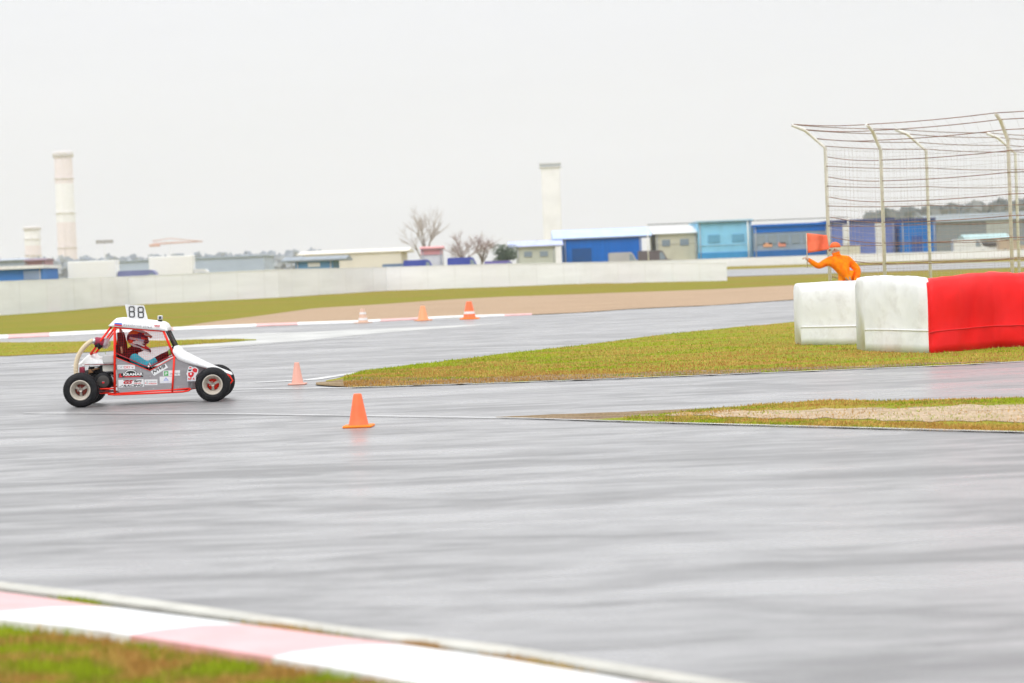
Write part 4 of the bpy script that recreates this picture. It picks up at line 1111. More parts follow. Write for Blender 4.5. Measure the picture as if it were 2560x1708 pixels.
def s3(mb, y):
    fpoly(mb, [(778, 1030), (1076, 1022), (1080, 1112), (782, 1122)], y, 0)
    fpoly(mb, [(835, 1032), (1000, 1028), (985, 1036), (840, 1040)], y-e, 1)
    text(mb, 'GS', 838, 1082, 112, 42, -2, y-e, 2, .05, .3); text(mb, 'GS', 852, 1076, 84, 26, -2, y-2*e, 1, .0, .3)
    text(mb, 'MPS', 962, 1060, 96, 22, -3, y-e, 1, .03, .3); text(mb, 'TEAM', 962, 1080, 88, 12, -3, y-e, 2, .03, .3)
    text(mb, 'RACING', 836, 1118, 235, 28, -2, y-e, 1, .035, .3)
    for i in range(5): fpoly(mb, [(790+9*i, 1116-3*i), (796+9*i, 1104-5*i), (799+9*i, 1113-3*i)], y-e, 1)
sticker(DP, YS, s3)
def s4(mb, y):
    fpoly(mb, [(1084, 1027), (1238, 1025), (1238, 1092), (1086, 1093)], y, 0)
    text(mb, 'TURN-KEY', 1135, 1060, 92, 15, 0, y-e, 4, .0); text(mb, 'HORIZON', 1135, 1082, 92, 15, 0, y-e, 2, .03)
    stroke(mb, [(1108, 1043), (1120, 1043), (1122, 1055), (1108, 1056)], 3, y-e, 4); fpoly(mb, [(1092, 1066), (1104, 1062), (1107, 1074), (1096, 1076)], y-e, 2); stroke(mb, [(1112, 1066), (1124, 1066), (1124, 1078), (1112, 1078)], 3, y-e, 4)
sticker(DP, YS, s4)
def s5(mb, y):
    fpoly(mb, [(1158, 930), (1333, 838), (1364, 884), (1199, 985)], y, 0)
    text(mb, 'NWB', 1186, 962, 176, 36, -29, y-e, 1, .03, .35)
sticker(DP, YS-.006, s5)
def s6(mb, y):
    fpoly(mb, [(1303, 922), (1418, 918), (1418, 984), (1305, 984)], y, 0)
    fpoly(mb, [(1313, 930), (1366, 928), (1366, 981), (1315, 982)], y-e, 3); text(mb, 'IP', 1325, 970, 32, 28, 0, y-2*e, 7, .02)
    text(mb, 'in', 1385, 968, 28, 22, 0, y-e, 4, 0)
sticker(DP, YS, s6)
def s6b(mb, y):
    fpoly(mb, [(1437, 918), (1504, 916), (1506, 980), (1438, 982)], y, 0); text(mb, 'tegra', 1440, 972, 62, 28, 0, y-e, 4, 0)
sticker(DP, YS-.002, s6b)
def s7(mb, y):
    fpoly(mb, [(1263, 992), (1412, 990), (1410, 1068), (1267, 1071)], y, 0)
    fpoly(mb, [(1338, 998), (1372, 1040), (1308, 1041)], y-e, 6); fpoly(mb, [(1338, 1022), (1352, 1034), (1326, 1035)], y-2*e, 0)
    text(mb, 'ALEKSTRANSSTROI', 1273, 1062, 134, 10, -.5, y-e, 6, 0)
sticker(DP, YS, s7)
def s8(mb, y):
    fpoly(mb, [(1605, 872), (1640, 870), (1655, 885), (1690, 880), (1720, 905), (1715, 945), (1690, 985), (1692, 1046), (1588, 1046), (1590, 985), (1578, 960), (1597, 905)], y, 0)
    for pts, mi in (([(1612, 880), (1636, 878), (1640, 895), (1614, 896)], 2), ([(1600, 908), (1645, 908), (1630, 926), (1604, 926)], 1), ([(1650, 900), (1680, 888), (1708, 905), (1704, 938), (1680, 945), (1652, 930)], 2), ([(1600, 945), (1650, 935), (1672, 950), (1660, 985), (1632, 1008), (1600, 985)], 2), ([(1622, 948), (1640, 945), (1640, 972), (1622, 972)], 0)):
        fpoly(mb, pts, y-e*(2 if mi == 0 else 1), mi)
    text(mb, 'SF', 1598, 1032, 44, 24, 0, y-e, 2, .04); text(mb, 'R', 1656, 1030, 22, 24, 0, y-e, 2, .03)
    text(mb, 'TEAM', 1600, 1043, 80, 6, 0, y-e, 6, 0)
NSP = [o for o in bpy.data.objects if o.name.startswith('nose_side_panel')][0]
sticker(NSP, YN-.002, s8)
YR = YN-.027
def r1(mb, y):
    fpoly(mb, [(735, 352), (824, 362), (824, 372), (735, 364)], y, 7)
    fpoly(mb, [(735, 353), (824, 362), (823, 380), (734, 370)], y-e, 5); fpoly(mb, [(734, 370), (823, 380), (822, 399), (733, 389)], y-e, 2)
sticker(RF, YR, r1, 'flag_sticker')
def r2(mb, y): text(mb, 'Курбатов', 836, 398, 215, 34, 4.5, y, 4, -.005, .3); text(mb, 'Илья', 1070, 414, 105, 28, 3.5, y, 4, -.005, .3)
sticker(RF, YR, r2, 'lettering')
def r3(mb, y): fpoly(mb, [(1202, 380), (1272, 385), (1258, 404), (1208, 400)], y, 2); text(mb, 'RAF', 1216, 398, 42, 12, 4, y-e, 7, .02)
sticker(RF, YR, r3)
# action camera
ac = MB(); ac.bbox(P(1241, 318, .42) , P(1298, 268, .42)+Vector((0, .06, 0)), .008)
ac.v = ac.v
AC = ac.build('action_camera', mat('camera_silver', (.58, .58, .58), .35, metal=.4), BUG)
q = MB(); a = P(1270, 293, .42)
q.box((a.x-.017, a.y-.006, a.z-.02), (a.x+.017, a.y-.001, a.z+.02)); q.lathe([(-.012, .001), (-.012, .012), (-.004, .013)], a, n=14); q.build('lens', mat('lens_dark', (.05, .06, .10), .1), AC)
q = MB(); q.bbox(P(1246, 341, .42)+Vector((0,-.01,0)), P(1292, 320, .42)+Vector((0,.07,0)), .006); q.build('mount', M_BK, BUG)

# --- hood / nose
hs = [(1420, 655, 720, YN-.01), (1432, 632, 735, YN-.01), (1450, 632, 757, YN-.008), (1478, 650, 790, YN-.005), (1510, 690, 806, YN), (1560, 718, 826, YN+.01), (1640, 758, 850, YN+.02), (1740, 806, 876, YN+.05), (1850, 855, 902, YN+.09), (1950, 893, 925, YN+.13), (2040, 925, 948, YN+.16), (2095, 942, 968, YN+.20), (2112, 958, 975, YN+.25)]
hd = MB(); rings = []
for u, vt, vb, yn in hs:
    a = P(u, vb, yn); b = P(u, vt, yn+.06); hz = b.z-a.z
    half = [(yn, 0), (yn-.002, .35), (yn+.006, .62), (yn+.03, .78), (yn+.05, .80), (yn+.075, .98), (yn+.12, 1.0)]
    ring = [Vector((a.x, y, a.z+hz*k)) for y, k in half]; ring += [Vector((p.x, YT-p.y, p.z)) for p in reversed(ring)]
    rings.append(ring)
hd.loft(rings, closed=True, cap=True, smooth=True); hd.build('hood', M_WP, BUG)
# windscreen grille
gl = MB()
for i in range(13):
    f = i/12; a = P(1345+78*f, 462+168*f, YN+.03); b = Vector((a.x, YT-a.y, a.z)); gl.tube([a, b], .0058, 6)
for y in np.linspace(YN+.04, YF-.04, 12):
    a = P(1345, 462, YN+.03); b = P(1423, 630, YN+.03); gl.tube([(a.x, y, a.z), (b.x, y, b.z)], .003, 4)
for y in (YN+.03, YF-.03):
    a = P(1340, 455, YN+.03); b = P(1428, 636, YN+.03); gl.tube([(a.x, y, a.z), (b.x, y, b.z)], .009, 6)
gl.build('windscreen_grille', M_BK, BUG)

# --- window net
from mathutils.geometry import intersect_line_line_2d
net = MB(); poly = [(752, 424), (1305, 460), (1425, 742), (1200, 852), (1138, 876), (1088, 866), (752, 716)]
def clip_line(a, b):
    a, b = Vector(a), Vector(b); hits = []
    for i in range(len(poly)):
        r_ = intersect_line_line_2d(a, b, Vector(poly[i-1]), Vector(poly[i]))
        if r_: hits.append((r_-a).length)
    hits.sort(); d = (b-a).normalized()
    return [(a+d*hits[k], a+d*hits[k+1]) for k in range(0, len(hits)-1, 2)]
def netseg(a, b):
    n_ = 6; pts = []
    for k in range(n_+1):
        p = a.lerp(b, k/n_); pts.append(P(p.x, p.y+1.2*math.sin(p.x*.03), YN-.004+.003*math.sin(p.y*.02+p.x*.015)))
    net.tube(pts, .0011, 4, cap=False, smooth=False)
for k in range(24):
    v = 436+19.5*k
    for a, b in clip_line((700, v-3), (1480, v+52)): netseg(a, b)
for k in range(31):
    u = 775+21*k
    for a, b in clip_line((u, 380), (u+8, 900)): netseg(a, b)
net.build('window_net', mat('red_netting', (.62, .02, .012), .8, spec=.1), BUG)

# --- seat
se = MB()
def yb(u, v, y): return P(u, v, y)
rs = []
for u, v, w_, d in ((790, 470, .10, 34), (800, 530, .13, 44), (806, 600, .18, 54), (812, 700, .21, 66), (830, 800, .21, 70), (850, 900, .20, 90), (880, 980, .20, 110)):
    a = P(u-d/2, v, .6); b = P(u+d/2, v, .6)
    rs.append([Vector((a.x, .605-w_, a.z)), Vector((b.x+.04, .605-w_-.01, b.z)), Vector((b.x+.045, .605-w_+.03, b.z)), Vector((b.x, .605-w_+.05, b.z)), Vector((b.x, .605+w_-.05, b.z)), Vector((b.x+.045, .605+w_-.03, b.z)), Vector((b.x+.04, .605+w_+.01, b.z)), Vector((a.x, .605+w_, a.z))])
se.loft(rs, cap=True)
a = P(860, 960, .6); b = P(1150, 1010, .6); se.bbox((a.x, .40, b.z-.05), (b.x, .81, b.z+.06), .04)
SE = se.build('seat', mat('seat_black', (.010, .009, .012), .7, spec=.15), BUG)
q = MB()
q.tube([P(815, 445, .52), P(832, 520, .50), P(840, 600, .47), P(838, 700, .44)], .018, 6); q.build('headrest_pad', mat('pale_grey_pad', (.38, .37, .35), .7), SE)
q = MB(); q.tube([P(812, 640, .34), P(822, 700, .34), P(820, 720, .34)], .016, 6); q.build('belt_strap', mat('tan_strap', (.42, .26, .16), .7), SE)
# bulkhead behind the seat
q = MB(); a = P(748, 600, YN); b = P(748, 1190, YN)
q.box((a.x-.003, YN+.02, b.z), (a.x+.003, YF-.02, a.z-.02)); q.build('bulkhead', M_DG, BUG)

# --- steering wheel
swc = P(1385, 705, .60); swt = Matrix.Rotation(R(-55), 4, 'Y')
sw = MB(); ring = [swc + swt @ Vector((.125*math.cos(t), .125*math.sin(t), 0)) for t in [2*math.pi*k/24 for k in range(25)]]
sw.tube(ring, .012, 8, cap=False)
for t in (0, 2.1, 4.2): sw.tube([swc, swc + swt @ Vector((.125*math.cos(t), .125*math.sin(t), 0))], .008, 6)
sw.tube([swc, swc + swt @ Vector((0, 0, -.25))], .012, 8)
SW = sw.build('steering_wheel', M_BK, BUG)
q = MB(); q.blob(P(1384, 706, .44), (.030, .04, .050), n=14, m=8); q.build('grip_pad', mat('lime_green', (.20, .55, .12), .5), SW)

# --- rear body, engine
rc = MB(); rings = []
for u, vt, vb, yn in ((232, 858, 863, YN+.22), (262, 848, 862, YN+.19), (320, 830, 858, YN+.16), (365, 786, 855, YN+.14), (410, 742, 853, YN+.12), (450, 724, 852, YN+.10), (485, 730, 850, YN+.09), (510, 756, 848, YN+.08), (530, 764, 847, YN+.08), (590, 770, 845, YN+.07), (600, 796, 845, YN+.06), (725, 800, 840, YN+.04)):
    a = P(u, vb, yn); b = P(u, vt, yn+.06); hz = b.z-a.z
    half = [(yn, 0), (yn, .12), (yn+.012, .5), (yn+.04, .85), (yn+.09, 1.0)]
    ring = [Vector((a.x, y, a.z+hz*k)) for y, k in half]; ring += [Vector((p.x, YT-p.y, p.z)) for p in reversed(ring)]
    rings.append(ring)
rc.loft(rings, cap=True, smooth=True); rc.build('rear_cover', M_WP, BUG)
q = MB(); q.tube([P(370, 851, YN+.13), P(500, 852, YN+.09), P(725, 844, YN+.04)], .005, 6); q.build('cover_trim', M_DRF, BUG)
def pbox(u0, v0, u1, v1, y0, y1, m, name, r=.008, par=BUG):
    a = P(u0, v1, y0); b = P(u1, v0, y0); q = MB(); q.bbox((a.x, y0, a.z), (b.x, y1, b.z), r); return q.build(name, m, par)
pbox(596, 740, 724, 834, YN+.03, YN+.35, mat('grey_tank', (.50, .50, .49), .4, var=.05), 'fuel_tank')
pbox(596, 850, 724, 934, YN+.10, YN+.5, mat('cream_box', (.62, .60, .54), .5, var=.05), 'battery_box')
hp = [(288, 990), (282, 930), (282, 860), (296, 790), (322, 725), (355, 672), (395, 625), (440, 588), (492, 560)]
ho = MB(); yy = YN+.06; Q = [P(u, v, yy) for u, v in hp]
# resample with ribs
rp_ = []; rr_ = []
for i in range(len(Q)-1):
    for k in range(8):
        rp_.append(Q[i].lerp(Q[i+1], k/8)); rr_.append(.033 if k % 2 else .037)
def smooth_path(pts, it=3):
    for _ in range(it):
        pts = [pts[0]] + [(pts[i-1]+pts[i]*2+pts[i+1])/4 for i in range(1, len(pts)-1)] + [pts[-1]]
    return pts
ho.tube(smooth_path(rp_, 6), rr_, 16, smooth=False); ho.build('intake_hose', M_HOSE, BUG)
q = MB(); A = P(478, 566, yy); B = P(540, 590, yy+.03)
q.tube([A, A.lerp(B, .5)], .043, 16); q.build('hose_clamp', M_SIL, BUG)
q = MB(); A = P(500, 572, yy+.02); B = P(650, 600, yy+.10)
q.tube([A, A.lerp(B, .12), A.lerp(B, .5), A.lerp(B, .9), B], [.052, .066, .074, .070, .045], 20); q.build('air_filter', M_BUR, BUG)
q = MB(); q.tube([A.lerp(B, .62), A.lerp(B, .8), A.lerp(B, 1.05), A.lerp(B, 1.22)], [.080, .090, .080, .03], 20); q.build('filter_cover', mat('clear_plastic_bag', (.75, .72, .75), .25, alpha=.45), BUG)
q = MB(); a = P(548, 628, YN+.055); q.tube([P(505, 632, YN+.045), a, P(590, 640, YN+.06)], .020, 10); q.tube([P(540, 600, YN+.04), P(560, 665, YN+.05)], .024, 10); q.build('filter_clamp', M_BK, BUG)
q = MB(); q.tube([P(598, 642, YN+.1), P(612, 670, YN+.1), P(624, 700, YN+.1), P(632, 728, YN+.1)], .005, 6); q.build('breather_hose', mat('yellow_green_hose', (.45, .55, .15), .5), BUG)
q = MB(); a = P(355, 950, YN+.12); b = P(355, 880, YN+.12); q.tube([a, a.lerp(b, .1), a.lerp(b, .9), b], [.035, .043, .043, .036], 16); q.build('catch_can', M_BUR, BUG)
q = MB(); q.tube([P(368, 880, YN+.12), P(370, 850, YN+.12)], .02, 10); q.build('can_cap', M_WP, BUG)
en = MB()
def eb(u0, v0, u1, v1, y0, y1, mi, r=.01):
    a = P(u0, v1, y0); b = P(u1, v0, y0); en.bbox((a.x, y0, a.z), (b.x, y1, b.z), r, mi)
eb(430, 875, 590, 970, YN+.22, YN+.5, 0); eb(470, 960, 720, 1120, YN+.17, YN+.55, 0, .02); eb(560, 860, 592, 960, YN+.12, YN+.3, 0)
for i in range(6): eb(600, 938+9*i, 724, 942+9*i, YN+.14, YN+.5, 1, .001)
eb(430, 905, 480, 950, YN+.13, YN+.22, 2, .006); eb(500, 870, 540, 900, YN+.16, YN+.25, 1, .006)
en.tube([P(430, 960, YN+.15), P(500, 905, YN+.14), P(580, 890, YN+.15)], .012, 8, 2)
en.tube([P(440, 870, YN+.16), P(470, 920, YN+.13), P(560, 940, YN+.12)], .007, 6, 0)
en.tube([P(640, 958, YN+.1), P(700, 945, YN+.09), P(722, 960, YN+.1)], .018, 8, 0)
en.tube([P(690, 985, YN+.12), P(712, 1010, YN+.12), P(716, 1060, YN+.12)], .014, 8, 3)
en.build('engine', [M_BK, M_SIL, M_BRN, M_STK], BUG)
q = MB(); c = P(602, 1050, YN+.07)
q.lathe([(0, .001), (0, .088), (.006, .096), (.012, .132), (.03, .140), (.10, .140)], c, n=40); BC = q.build('belt_cover', M_BK, BUG)
q = MB(); q.lathe([(-.004, .001), (-.006, .07), (0, .092)], c, n=36); q.build('cover_plate', mat('cover_charcoal', (.05, .045, .04), .45), BC)
def badge(mb, y):
    V = [(602+15*math.cos(t), 1062+12*math.sin(t)) for t in [2*math.pi*k/20 for k in range(20)]]; fpoly(mb, V, y, 2)
    fpoly(mb, [(585, 1046), (619, 1046), (617, 1053), (587, 1053)], y-e, 4)
sticker(BC, YN+.058, badge, 'badge')
q = MB(); q.tube([P(335, 1160, .10), P(335, 1160, 1.1)], .017, 10); q.tube([P(1890, 1095, .1), P(1890, 1095, .3)], .014, 8); q.build('axle', M_SIL, BUG)
q = MB()
for v in (1158, 1172): q.tube([P(335, v, YN+.1), P(725, v-2, YN+.1)], .006, 6)
q.build('drive_chain', M_DG, BUG)
q = MB()
for s_ in (0, 1):
    for (a, b) in (((1990, 960), (1893, 1070)), ((1990, 1075), (1893, 1110)), ((1750, 1110), (1893, 1110)), ((1800, 960), (1893, 1070))):
        p0 = P(a[0], a[1], YN+.13); p1 = P(b[0], b[1], .17)
        if s_: p0, p1 = mir(p0), mir(p1)
        q.tube([p0, p1], .010, 8)
q.build('suspension_arm', M_RF, BUG)
q = MB()
for s_ in (0, 1):
    p0 = P(1900, 930, YN+.06); p1 = P(1893, 1080, .20)
    if s_: p0, p1 = mir(p0), mir(p1)
    q.tube([p0, p0.lerp(p1, .5)], .016, 10)
    for k in range(12): q.tube([p0.lerp(p1, .45+.045*k), p0.lerp(p1, .45+.045*k+.02)], .028, 10)
q.build('shock_absorber', M_DG, BUG)
q = MB()   # front bumper loop
lp = [(2020, 950), (2090, 985), (2122, 1040), (2095, 1075), (2010, 1085)]
q.tube([P(u, v, .42) for u, v in lp], .013, 8); q.tube([P(u, v, .79) for u, v in lp], .013, 8)
q.tube([P(2122, 1040, .42), P(2122, 1040, .79)], .013, 8); q.tube([P(2090, 985, .42), P(2090, 985, .79)], .013, 8)
q.build('front_bumper', M_RF, BUG)
q = MB(); q.tube([P(1530, 716, .9), P(1560, 724, .9)], .012, 8); q.tube([P(1545, 745, .9), P(1545, 722, .9)], .006, 6); q.build('hood_pin', M_RF, BUG)

# ------------------------------------------------------------------ driver
DRV = thing('person', 'driver inside the buggy in a teal and black suit and a red helmet', 'person', PR, HEAD)
BX = P(960, 900, .6)
j = {}; bn = []
def J(k, u, v, y, r): j[k] = (P(u, v, y), r)
J('pelvis', 880, 955, .605, (.13, .12)); J('belly', 905, 870, .605, (.13, .13)); J('chest', 945, 770, .605, (.155, .14)); J('neckb', 965, 690, .605, (.11, .09)); J('neck', 972, 650, .605, (.06, .06)); J('head', 985, 590, .605, (.085, .085))
J('shn', 925, 742, .42, .085); J('shf', 925, 742, .79, .085)
J('un', 985, 792, .36, .082); J('eln', 1105, 855, .345, .066); J('fn1', 1165, 838, .36, .060); J('fn2', 1225, 800, .38, .060); J('wrn', 1320, 738, .43, .046)
J('uf', 1000, 815, .84, .062); J('elf', 1110, 868, .85, .050); J('ff1', 1170, 845, .84, .046); J('ff2', 1225, 808, .82, .042); J('wrf', 1320, 735, .77, .032)
J('hin', 980, 975, .52, .10); J('hif', 980, 975, .69, .10); J('knn', 1280, 905, .50, .068); J('knf', 1280, 905, .71, .068); J('ann', 1520, 1030, .52, .045); J('anf', 1520, 1030, .69, .045); J('ton', 1590, 990, .52, .035); J('tof', 1590, 990, .69, .035)
for a, b in (('pelvis','belly'),('belly','chest'),('chest','neckb'),('neckb','neck'),('neck','head'),('chest','shn'),('chest','shf'),('shn','un'),('un','eln'),('eln','fn1'),('fn1','fn2'),('fn2','wrn'),('shf','uf'),('uf','elf'),('elf','ff1'),('ff1','ff2'),('ff2','wrf'),
             ('pelvis','hin'),('pelvis','hif'),('hin','knn'),('hif','knf'),('knn','ann'),('knf','anf'),('ann','ton'),('anf','tof')): bn.append((a, b))
dn = P(1385, 690, .45) - P(1320, 735, .43); df = P(1385, 690, .75) - P(1320, 735, .77)
hand(j, bn, 'wrn', dn, (.2, .1, 1), pre='n', curl=.8); hand(j, bn, 'wrf', df, (.2, -.1, 1), pre='g', curl=.8)
M_SUITK = mat('black_suit_fabric', (.010, .006, .010), .8, spec=.1, bump=.2, bscale=60); M_SUITT = mat('teal_suit_fabric', (.0, .42, .54), .8, spec=.05, bump=.4, bscale=35, var=.18, scale=14); M_GLV = mat('dark_glove', (.04, .02, .03), .8, spec=.1)
bm_ = {}
for k in bn: bm_[k] = 0
for k in (('shn','un'),('un','eln'),('eln','fn1'),('fn1','fn2'),('shf','uf'),('uf','elf'),('elf','ff1'),('ff1','ff2')): bm_[k] = 1
for k in bn:
    if k[0] in ('wrn', 'wrf') or k[0][0] in 'ng' and k[0] not in ('neck','neckb'): bm_[k] = 2
bm_[('fn2','wrn')] = 0; bm_[('ff2','wrf')] = 0
BODY = person_body(j, bn, bm_, [M_SUITK, M_SUITT, M_GLV], DRV, 2)
q = MB(); q.tube([P(1150, 850, .36), P(1160, 843, .36)], .067, 18)
q.build('sleeve_band', mat('reflective_white', (.7, .74, .74), .4), DRV)
# helmet: shell + chin bar + strap + peak
hm = bpy.data.materials.new('helmet_graphics'); hm.use_nodes = True
nt = hm.node_tree; b = nt.nodes['Principled BSDF']; b.inputs['Roughness'].default_value = .35; b.inputs['Specular IOR Level'].default_value = .3
tc = nt.nodes.new('ShaderNodeTexCoord'); mp = nt.nodes.new('ShaderNodeMapping'); mp.inputs['Scale'].default_value = (7, 5, 20); mp.inputs['Rotation'].default_value = (0, R(30), 0); mp.inputs['Location'].default_value = (.9, .2, .35)
vn = nt.nodes.new('ShaderNodeTexVoronoi'); vn.inputs['Scale'].default_value = 1.0; rp = nt.nodes.new('ShaderNodeValToRGB'); rp.color_ramp.interpolation = 'CONSTANT'
rp.color_ramp.elements[0].color = (.78, .03, .012, 1); rp.color_ramp.elements[1].position = .78; rp.color_ramp.elements[1].color = (.02, .015, .06, 1)
for p_, c_ in ((.28, (.85, .14, .02)), (.42, (.80, .79, .79)), (.60, (.80, .02, .01))):
    k_ = rp.color_ramp.elements.new(p_); k_.color = (*c_, 1)
sp_ = nt.nodes.new('ShaderNodeSeparateColor')
nt.links.new(tc.outputs['Object'], mp.inputs[0]); nt.links.new(mp.outputs[0], vn.inputs['Vector']); nt.links.new(vn.outputs['Color'], sp_.inputs[0]); nt.links.new(sp_.outputs[0], rp.inputs[0]); nt.links.new(rp.outputs[0], b.inputs['Base Color'])
hc = P(1005, 545, .605)
hel = MB()
TI = Matrix.Rotation(R(14), 4, 'Y')
def hf(p):
    if p.z < -.08: p = Vector((p.x, p.y, -.08 + (p.z+.08)*.35))
    return p
hel.blob(hc, (.165, .132, .15), 0, 28, 18, TI, hf)
# chin bar
rings = []
for u, v, w_, h_ in ((905, 560, .125, .062), (960, 592, .128, .066), (1020, 620, .120, .062), (1080, 645, .098, .052), (1130, 668, .070, .040), (1162, 690, .045, .024)):
    c = P(u, v, .605); rings.append([c + Vector((.35*h_*math.sin(t)*-1*0 + .0, w_*math.cos(t), h_*math.sin(t))) for t in [2*math.pi*k/16 for k in range(16)]])
hel.loft(rings, 0, cap=True, smooth=True)
HEL = hel.build('helmet', hm, DRV)
q = MB()   # goggle opening and strap
ringp = []
for k in range(21):
    t = -2.3 + 4.6*k/20
    ringp.append(hc + TI @ Vector((.168*math.cos(t), .136*math.sin(t), -.005)))
a_ = [p + TI @ Vector((0, 0, .018)) for p in ringp]; b_ = [p + TI @ Vector((0, 0, -.018)) for p in ringp]
q.loft([a_, b_], closed=False, smooth=True); q.build('goggle_strap', mat('pale_blue_strap', (.45, .52, .66), .5, col2=(.75, .25, .12), scale=12), HEL)
q = MB(); q.blob(hc + TI @ Vector((.115, 0, -.01)), (.07, .105, .05), 0, 18, 10, TI); q.build('goggles', mat('goggle_lens', (.03, .02, .03), .12), HEL)
q = MB()
pk = [[(.02, .12, .105), (.02, 0, .150), (.02, -.12, .105)], [(.12, .11, .085), (.12, 0, .125), (.12, -.11, .085)], [(.205, .085, .055), (.215, 0, .085), (.205, -.085, .055)]]
q.loft([[hc + TI @ Vector(p) for p in r] for r in pk], closed=False, smooth=True); o = q.build('peak', hm, HEL); s_ = o.modifiers.new('s', 'SOLIDIFY'); s_.thickness = .005
q = MB()   # chin stripes
for y_ in (.605-.128,):
    q.loft([[P(880, 566, y_+.035), P(905, 600, y_+.02)], [P(960, 610, y_-.012), P(960, 637, y_+.01)], [P(1040, 645, y_+.002), P(1035, 668, y_+.02)], [P(1110, 672, y_+.035), P(1105, 692, y_+.05)], [P(1150, 690, y_+.07), P(1140, 706, y_+.08)]], closed=False)
q.build('chin_stripe', mat('helmet_white', (.8, .8, .8), .3), HEL)
q = MB()
q.loft([[P(985, 560, .47), P(975, 590, .472)], [P(1030, 585, .478), P(1010, 612, .478)], [P(1090, 630, .50), P(1085, 640, .50)]], closed=False)
q.build('chin_stripe', MATS['helmet_white'], HEL)
# head inside the helmet with face
q = MB(); q.blob(hc + TI @ Vector((.02, 0, -.03)), (.10, .08, .11), 0, 16, 12); q.build('face', mat('skin', (.50, .33, .26), .6), DRV)
# neck brace and chest guard
q = MB(); q.blob(P(985, 668, .605), (.13, .17, .055), 0, 18, 10); q.build('neck_brace', M_SUITK, DRV)

# ------------------------------------------------------------------ marshal behind the barrier
MY = 49.5
def MP(px, py, dy=0): return atd(px, py, MY+dy)
g0 = MP(2105, 760); g0.z = 0
feet = g0.copy()
PLZ = .62
t = thing('marshal_stand', 'low wooden platform hidden behind the white barrier, marshal standing on it', 'platform', (feet.x, feet.y, 0))
q = MB()
for k in range(6): q.bbox((-.5+.17*k, -.42, PLZ-.04), (-.5+.17*k+.155, .42, PLZ), .006)
q.build('deck', mat('planks', (.36, .27, .17), .8, var=.2), t)
for sx in (-1, 1):
    for sy in (-1, 1):
        q = MB(); q.box((sx*.42-.04, sy*.36-.04, 0), (sx*.42+.04, sy*.36+.04, PLZ-.041)); q.build('leg', MATS['planks'], t)
MAR = thing('person', 'marshal in orange overalls and cap leaning over the white barrier, holding up an orange-red flag', 'person', (feet.x, feet.y, PLZ))
def L_(px, py, dy=0): return MP(px, py, dy) - MAR.location
j = {}; bn = []
def JJ(k, p, r): j[k] = (Vector(p), r)
hipz = .90
JJ('pelvis', (.12, 0, .90), (.17, .13)); JJ('waist', L_(2118, 694), (.23, .18)); JJ('chest', L_(2102, 660), (.25, .19)); JJ('nb', L_(2093, 643), (.13, .11)); JJ('neck', L_(2091, 637), (.08, .08)); JJ('head', L_(2087, 624), (.115, .13))
JJ('s1', L_(2074, 650, -.05), .11); JJ('s2', L_(2120, 650, .05), .11)
JJ('e1', L_(2046, 667, -.15), .078); JJ('w1', L_(2022, 650, -.2), .05)
JJ('e2', L_(2146, 676, .0), .085); JJ('w2', L_(2140, 702, -.15), .055)
JJ('h1', (.02, 0, .84), .10); JJ('h2', (.24, 0, .84), .10); JJ('k1', (0, -.04, .48), .07); JJ('k2', (.26, -.02, .48), .07); JJ('a1', (-.02, .03, .09), .05); JJ('a2', (.28, .03, .09), .05); JJ('t1', (-.04, -.14, .04), .042); JJ('t2', (.30, -.14, .04), .042)
bn = [('pelvis','waist'),('waist','chest'),('chest','nb'),('nb','neck'),('neck','head'),('chest','s1'),('chest','s2'),('s1','e1'),('e1','w1'),('s2','e2'),('e2','w2'),('pelvis','h1'),('pelvis','h2'),('h1','k1'),('h2','k2'),('k1','a1'),('k2','a2'),('a1','t1'),('a2','t2')]
d1 = j['w1'][0]-j['e1'][0]; d2 = j['w2'][0]-j['e2'][0]
hand(j, bn, 'w1', d1, (0, 1, .2), r=.012, pre='n', curl=.9); hand(j, bn, 'w2', d2, (1, 0, 0), r=.012, pre='g', curl=.5)
bm_ = {k: 0 for k in bn}
for k in bn:
    if k[0] in ('w1', 'w2') or (k[0][0] in 'ng' and k[0] not in ('nb', 'neck')): bm_[k] = 1
bm_[('neck','head')] = 1; bm_[('a1','t1')] = 2; bm_[('a2','t2')] = 2
M_OR = mat('orange_overalls', (1.0, .30, .003), .75, bump=.8, bscale=14, scale=7, spec=.15, col2=(1.0, .17, .004))
person_body(j, bn, bm_, [M_OR, MATS['skin'], mat('black_boots', (.02, .02, .02), .5)], MAR, 2)
hp_ = j['head'][0]
q = MB(); q.blob(hp_ + Vector((.01, 0, .055)), (.125, .125, .115), 0, 18, 12, None, lambda p: Vector((p.x, p.y, max(p.z, -.01))))
q.bbox((hp_.x-.20, hp_.y-.08, hp_.z+.045), (hp_.x-.08, hp_.y+.08, hp_.z+.06), .004); q.build('cap', mat('orange_cap', (.85, .14, .02), .6), MAR)
q = MB()
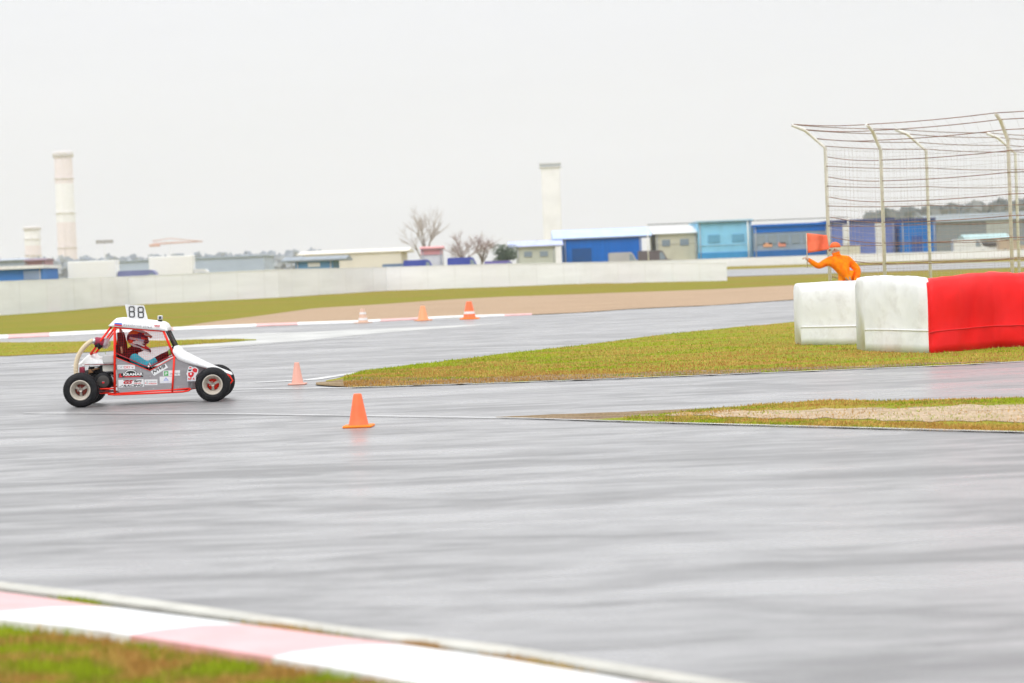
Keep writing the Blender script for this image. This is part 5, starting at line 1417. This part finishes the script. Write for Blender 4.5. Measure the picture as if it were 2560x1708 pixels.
q.blob(hp_ + Vector((-.105, -.035, .0)), (.014, .012, .01)); q.blob(hp_ + Vector((-.105, .035, .0)), (.014, .012, .01)); q.build('eyes', mat('eye_dark', (.03, .02, .02), .3), MAR)
q = MB(); q.blob(hp_ + Vector((-.12, 0, -.02)), (.022, .014, .02)); q.build('nose', MATS['skin'], MAR)
q = MB(); q.blob(hp_ + Vector((-.105, 0, -.06)), (.01, .026, .007)); q.build('mouth', mat('lips', (.4, .12, .1), .5), MAR)
q = MB()
for s_ in (-1, 1): q.blob(hp_ + Vector((.01, .118*s_, -.005)), (.02, .012, .03))
q.build('ears', MATS['skin'], MAR)
# flag: pole in the hand, cloth
hw = MAR.location + j['w1'][0] + d1.normalized()*.09
FLG = thing('signal_flag', 'orange-red signal flag held up on a short stick by the marshal', 'flag', hw)
q = MB(); top = MP(2016, 584, -.22) - hw; bot = MP(2022, 690, -.2) - hw; q.tube([bot*.55, top], .010, 8); q.build('stick', mat('pale_stick', (.6, .5, .4), .6), FLG)
q = MB(); rings = []
for i in range(15):
    f = i/14; r_ = []
    for k in range(9):
        g = k/8; u = 2016 + 52*f + 4*g; v = 583 + 50*g + 5*f*(1-g) - 9*f*g
        p = MP(u, v, -.22) - hw; p.y += .06*math.sin(f*9 + g*1.5)*(.3+f)
        r_.append(p)
    rings.append(r_)
q.loft(rings, closed=False, smooth=True)
o = q.build('cloth', mat('flag_red', (.92, .20, .11), .8, spec=.1, var=.1, scale=4), FLG); s_ = o.modifiers.new('s', 'SOLIDIFY'); s_.thickness = .003

# ------------------------------------------------------------------ haze
hz = MB(); hz.box((-1700, -25, -1.5), (1700, 3200, 260))
hzm = bpy.data.materials.new('haze'); hzm.use_nodes = True; nt = hzm.node_tree; nt.nodes.clear()
ou = nt.nodes.new('ShaderNodeOutputMaterial'); vp = nt.nodes.new('ShaderNodeVolumePrincipled')
vp.inputs['Color'].default_value = (.93, .945, .98, 1); vp.inputs['Density'].default_value = .00015
nt.links.new(vp.outputs[0], ou.inputs['Volume'])
tag(hz.build('haze', hzm), 'pale thin haze over the whole circuit', 'haze', kind='stuff')
S.cycles.volume_bounces = 1
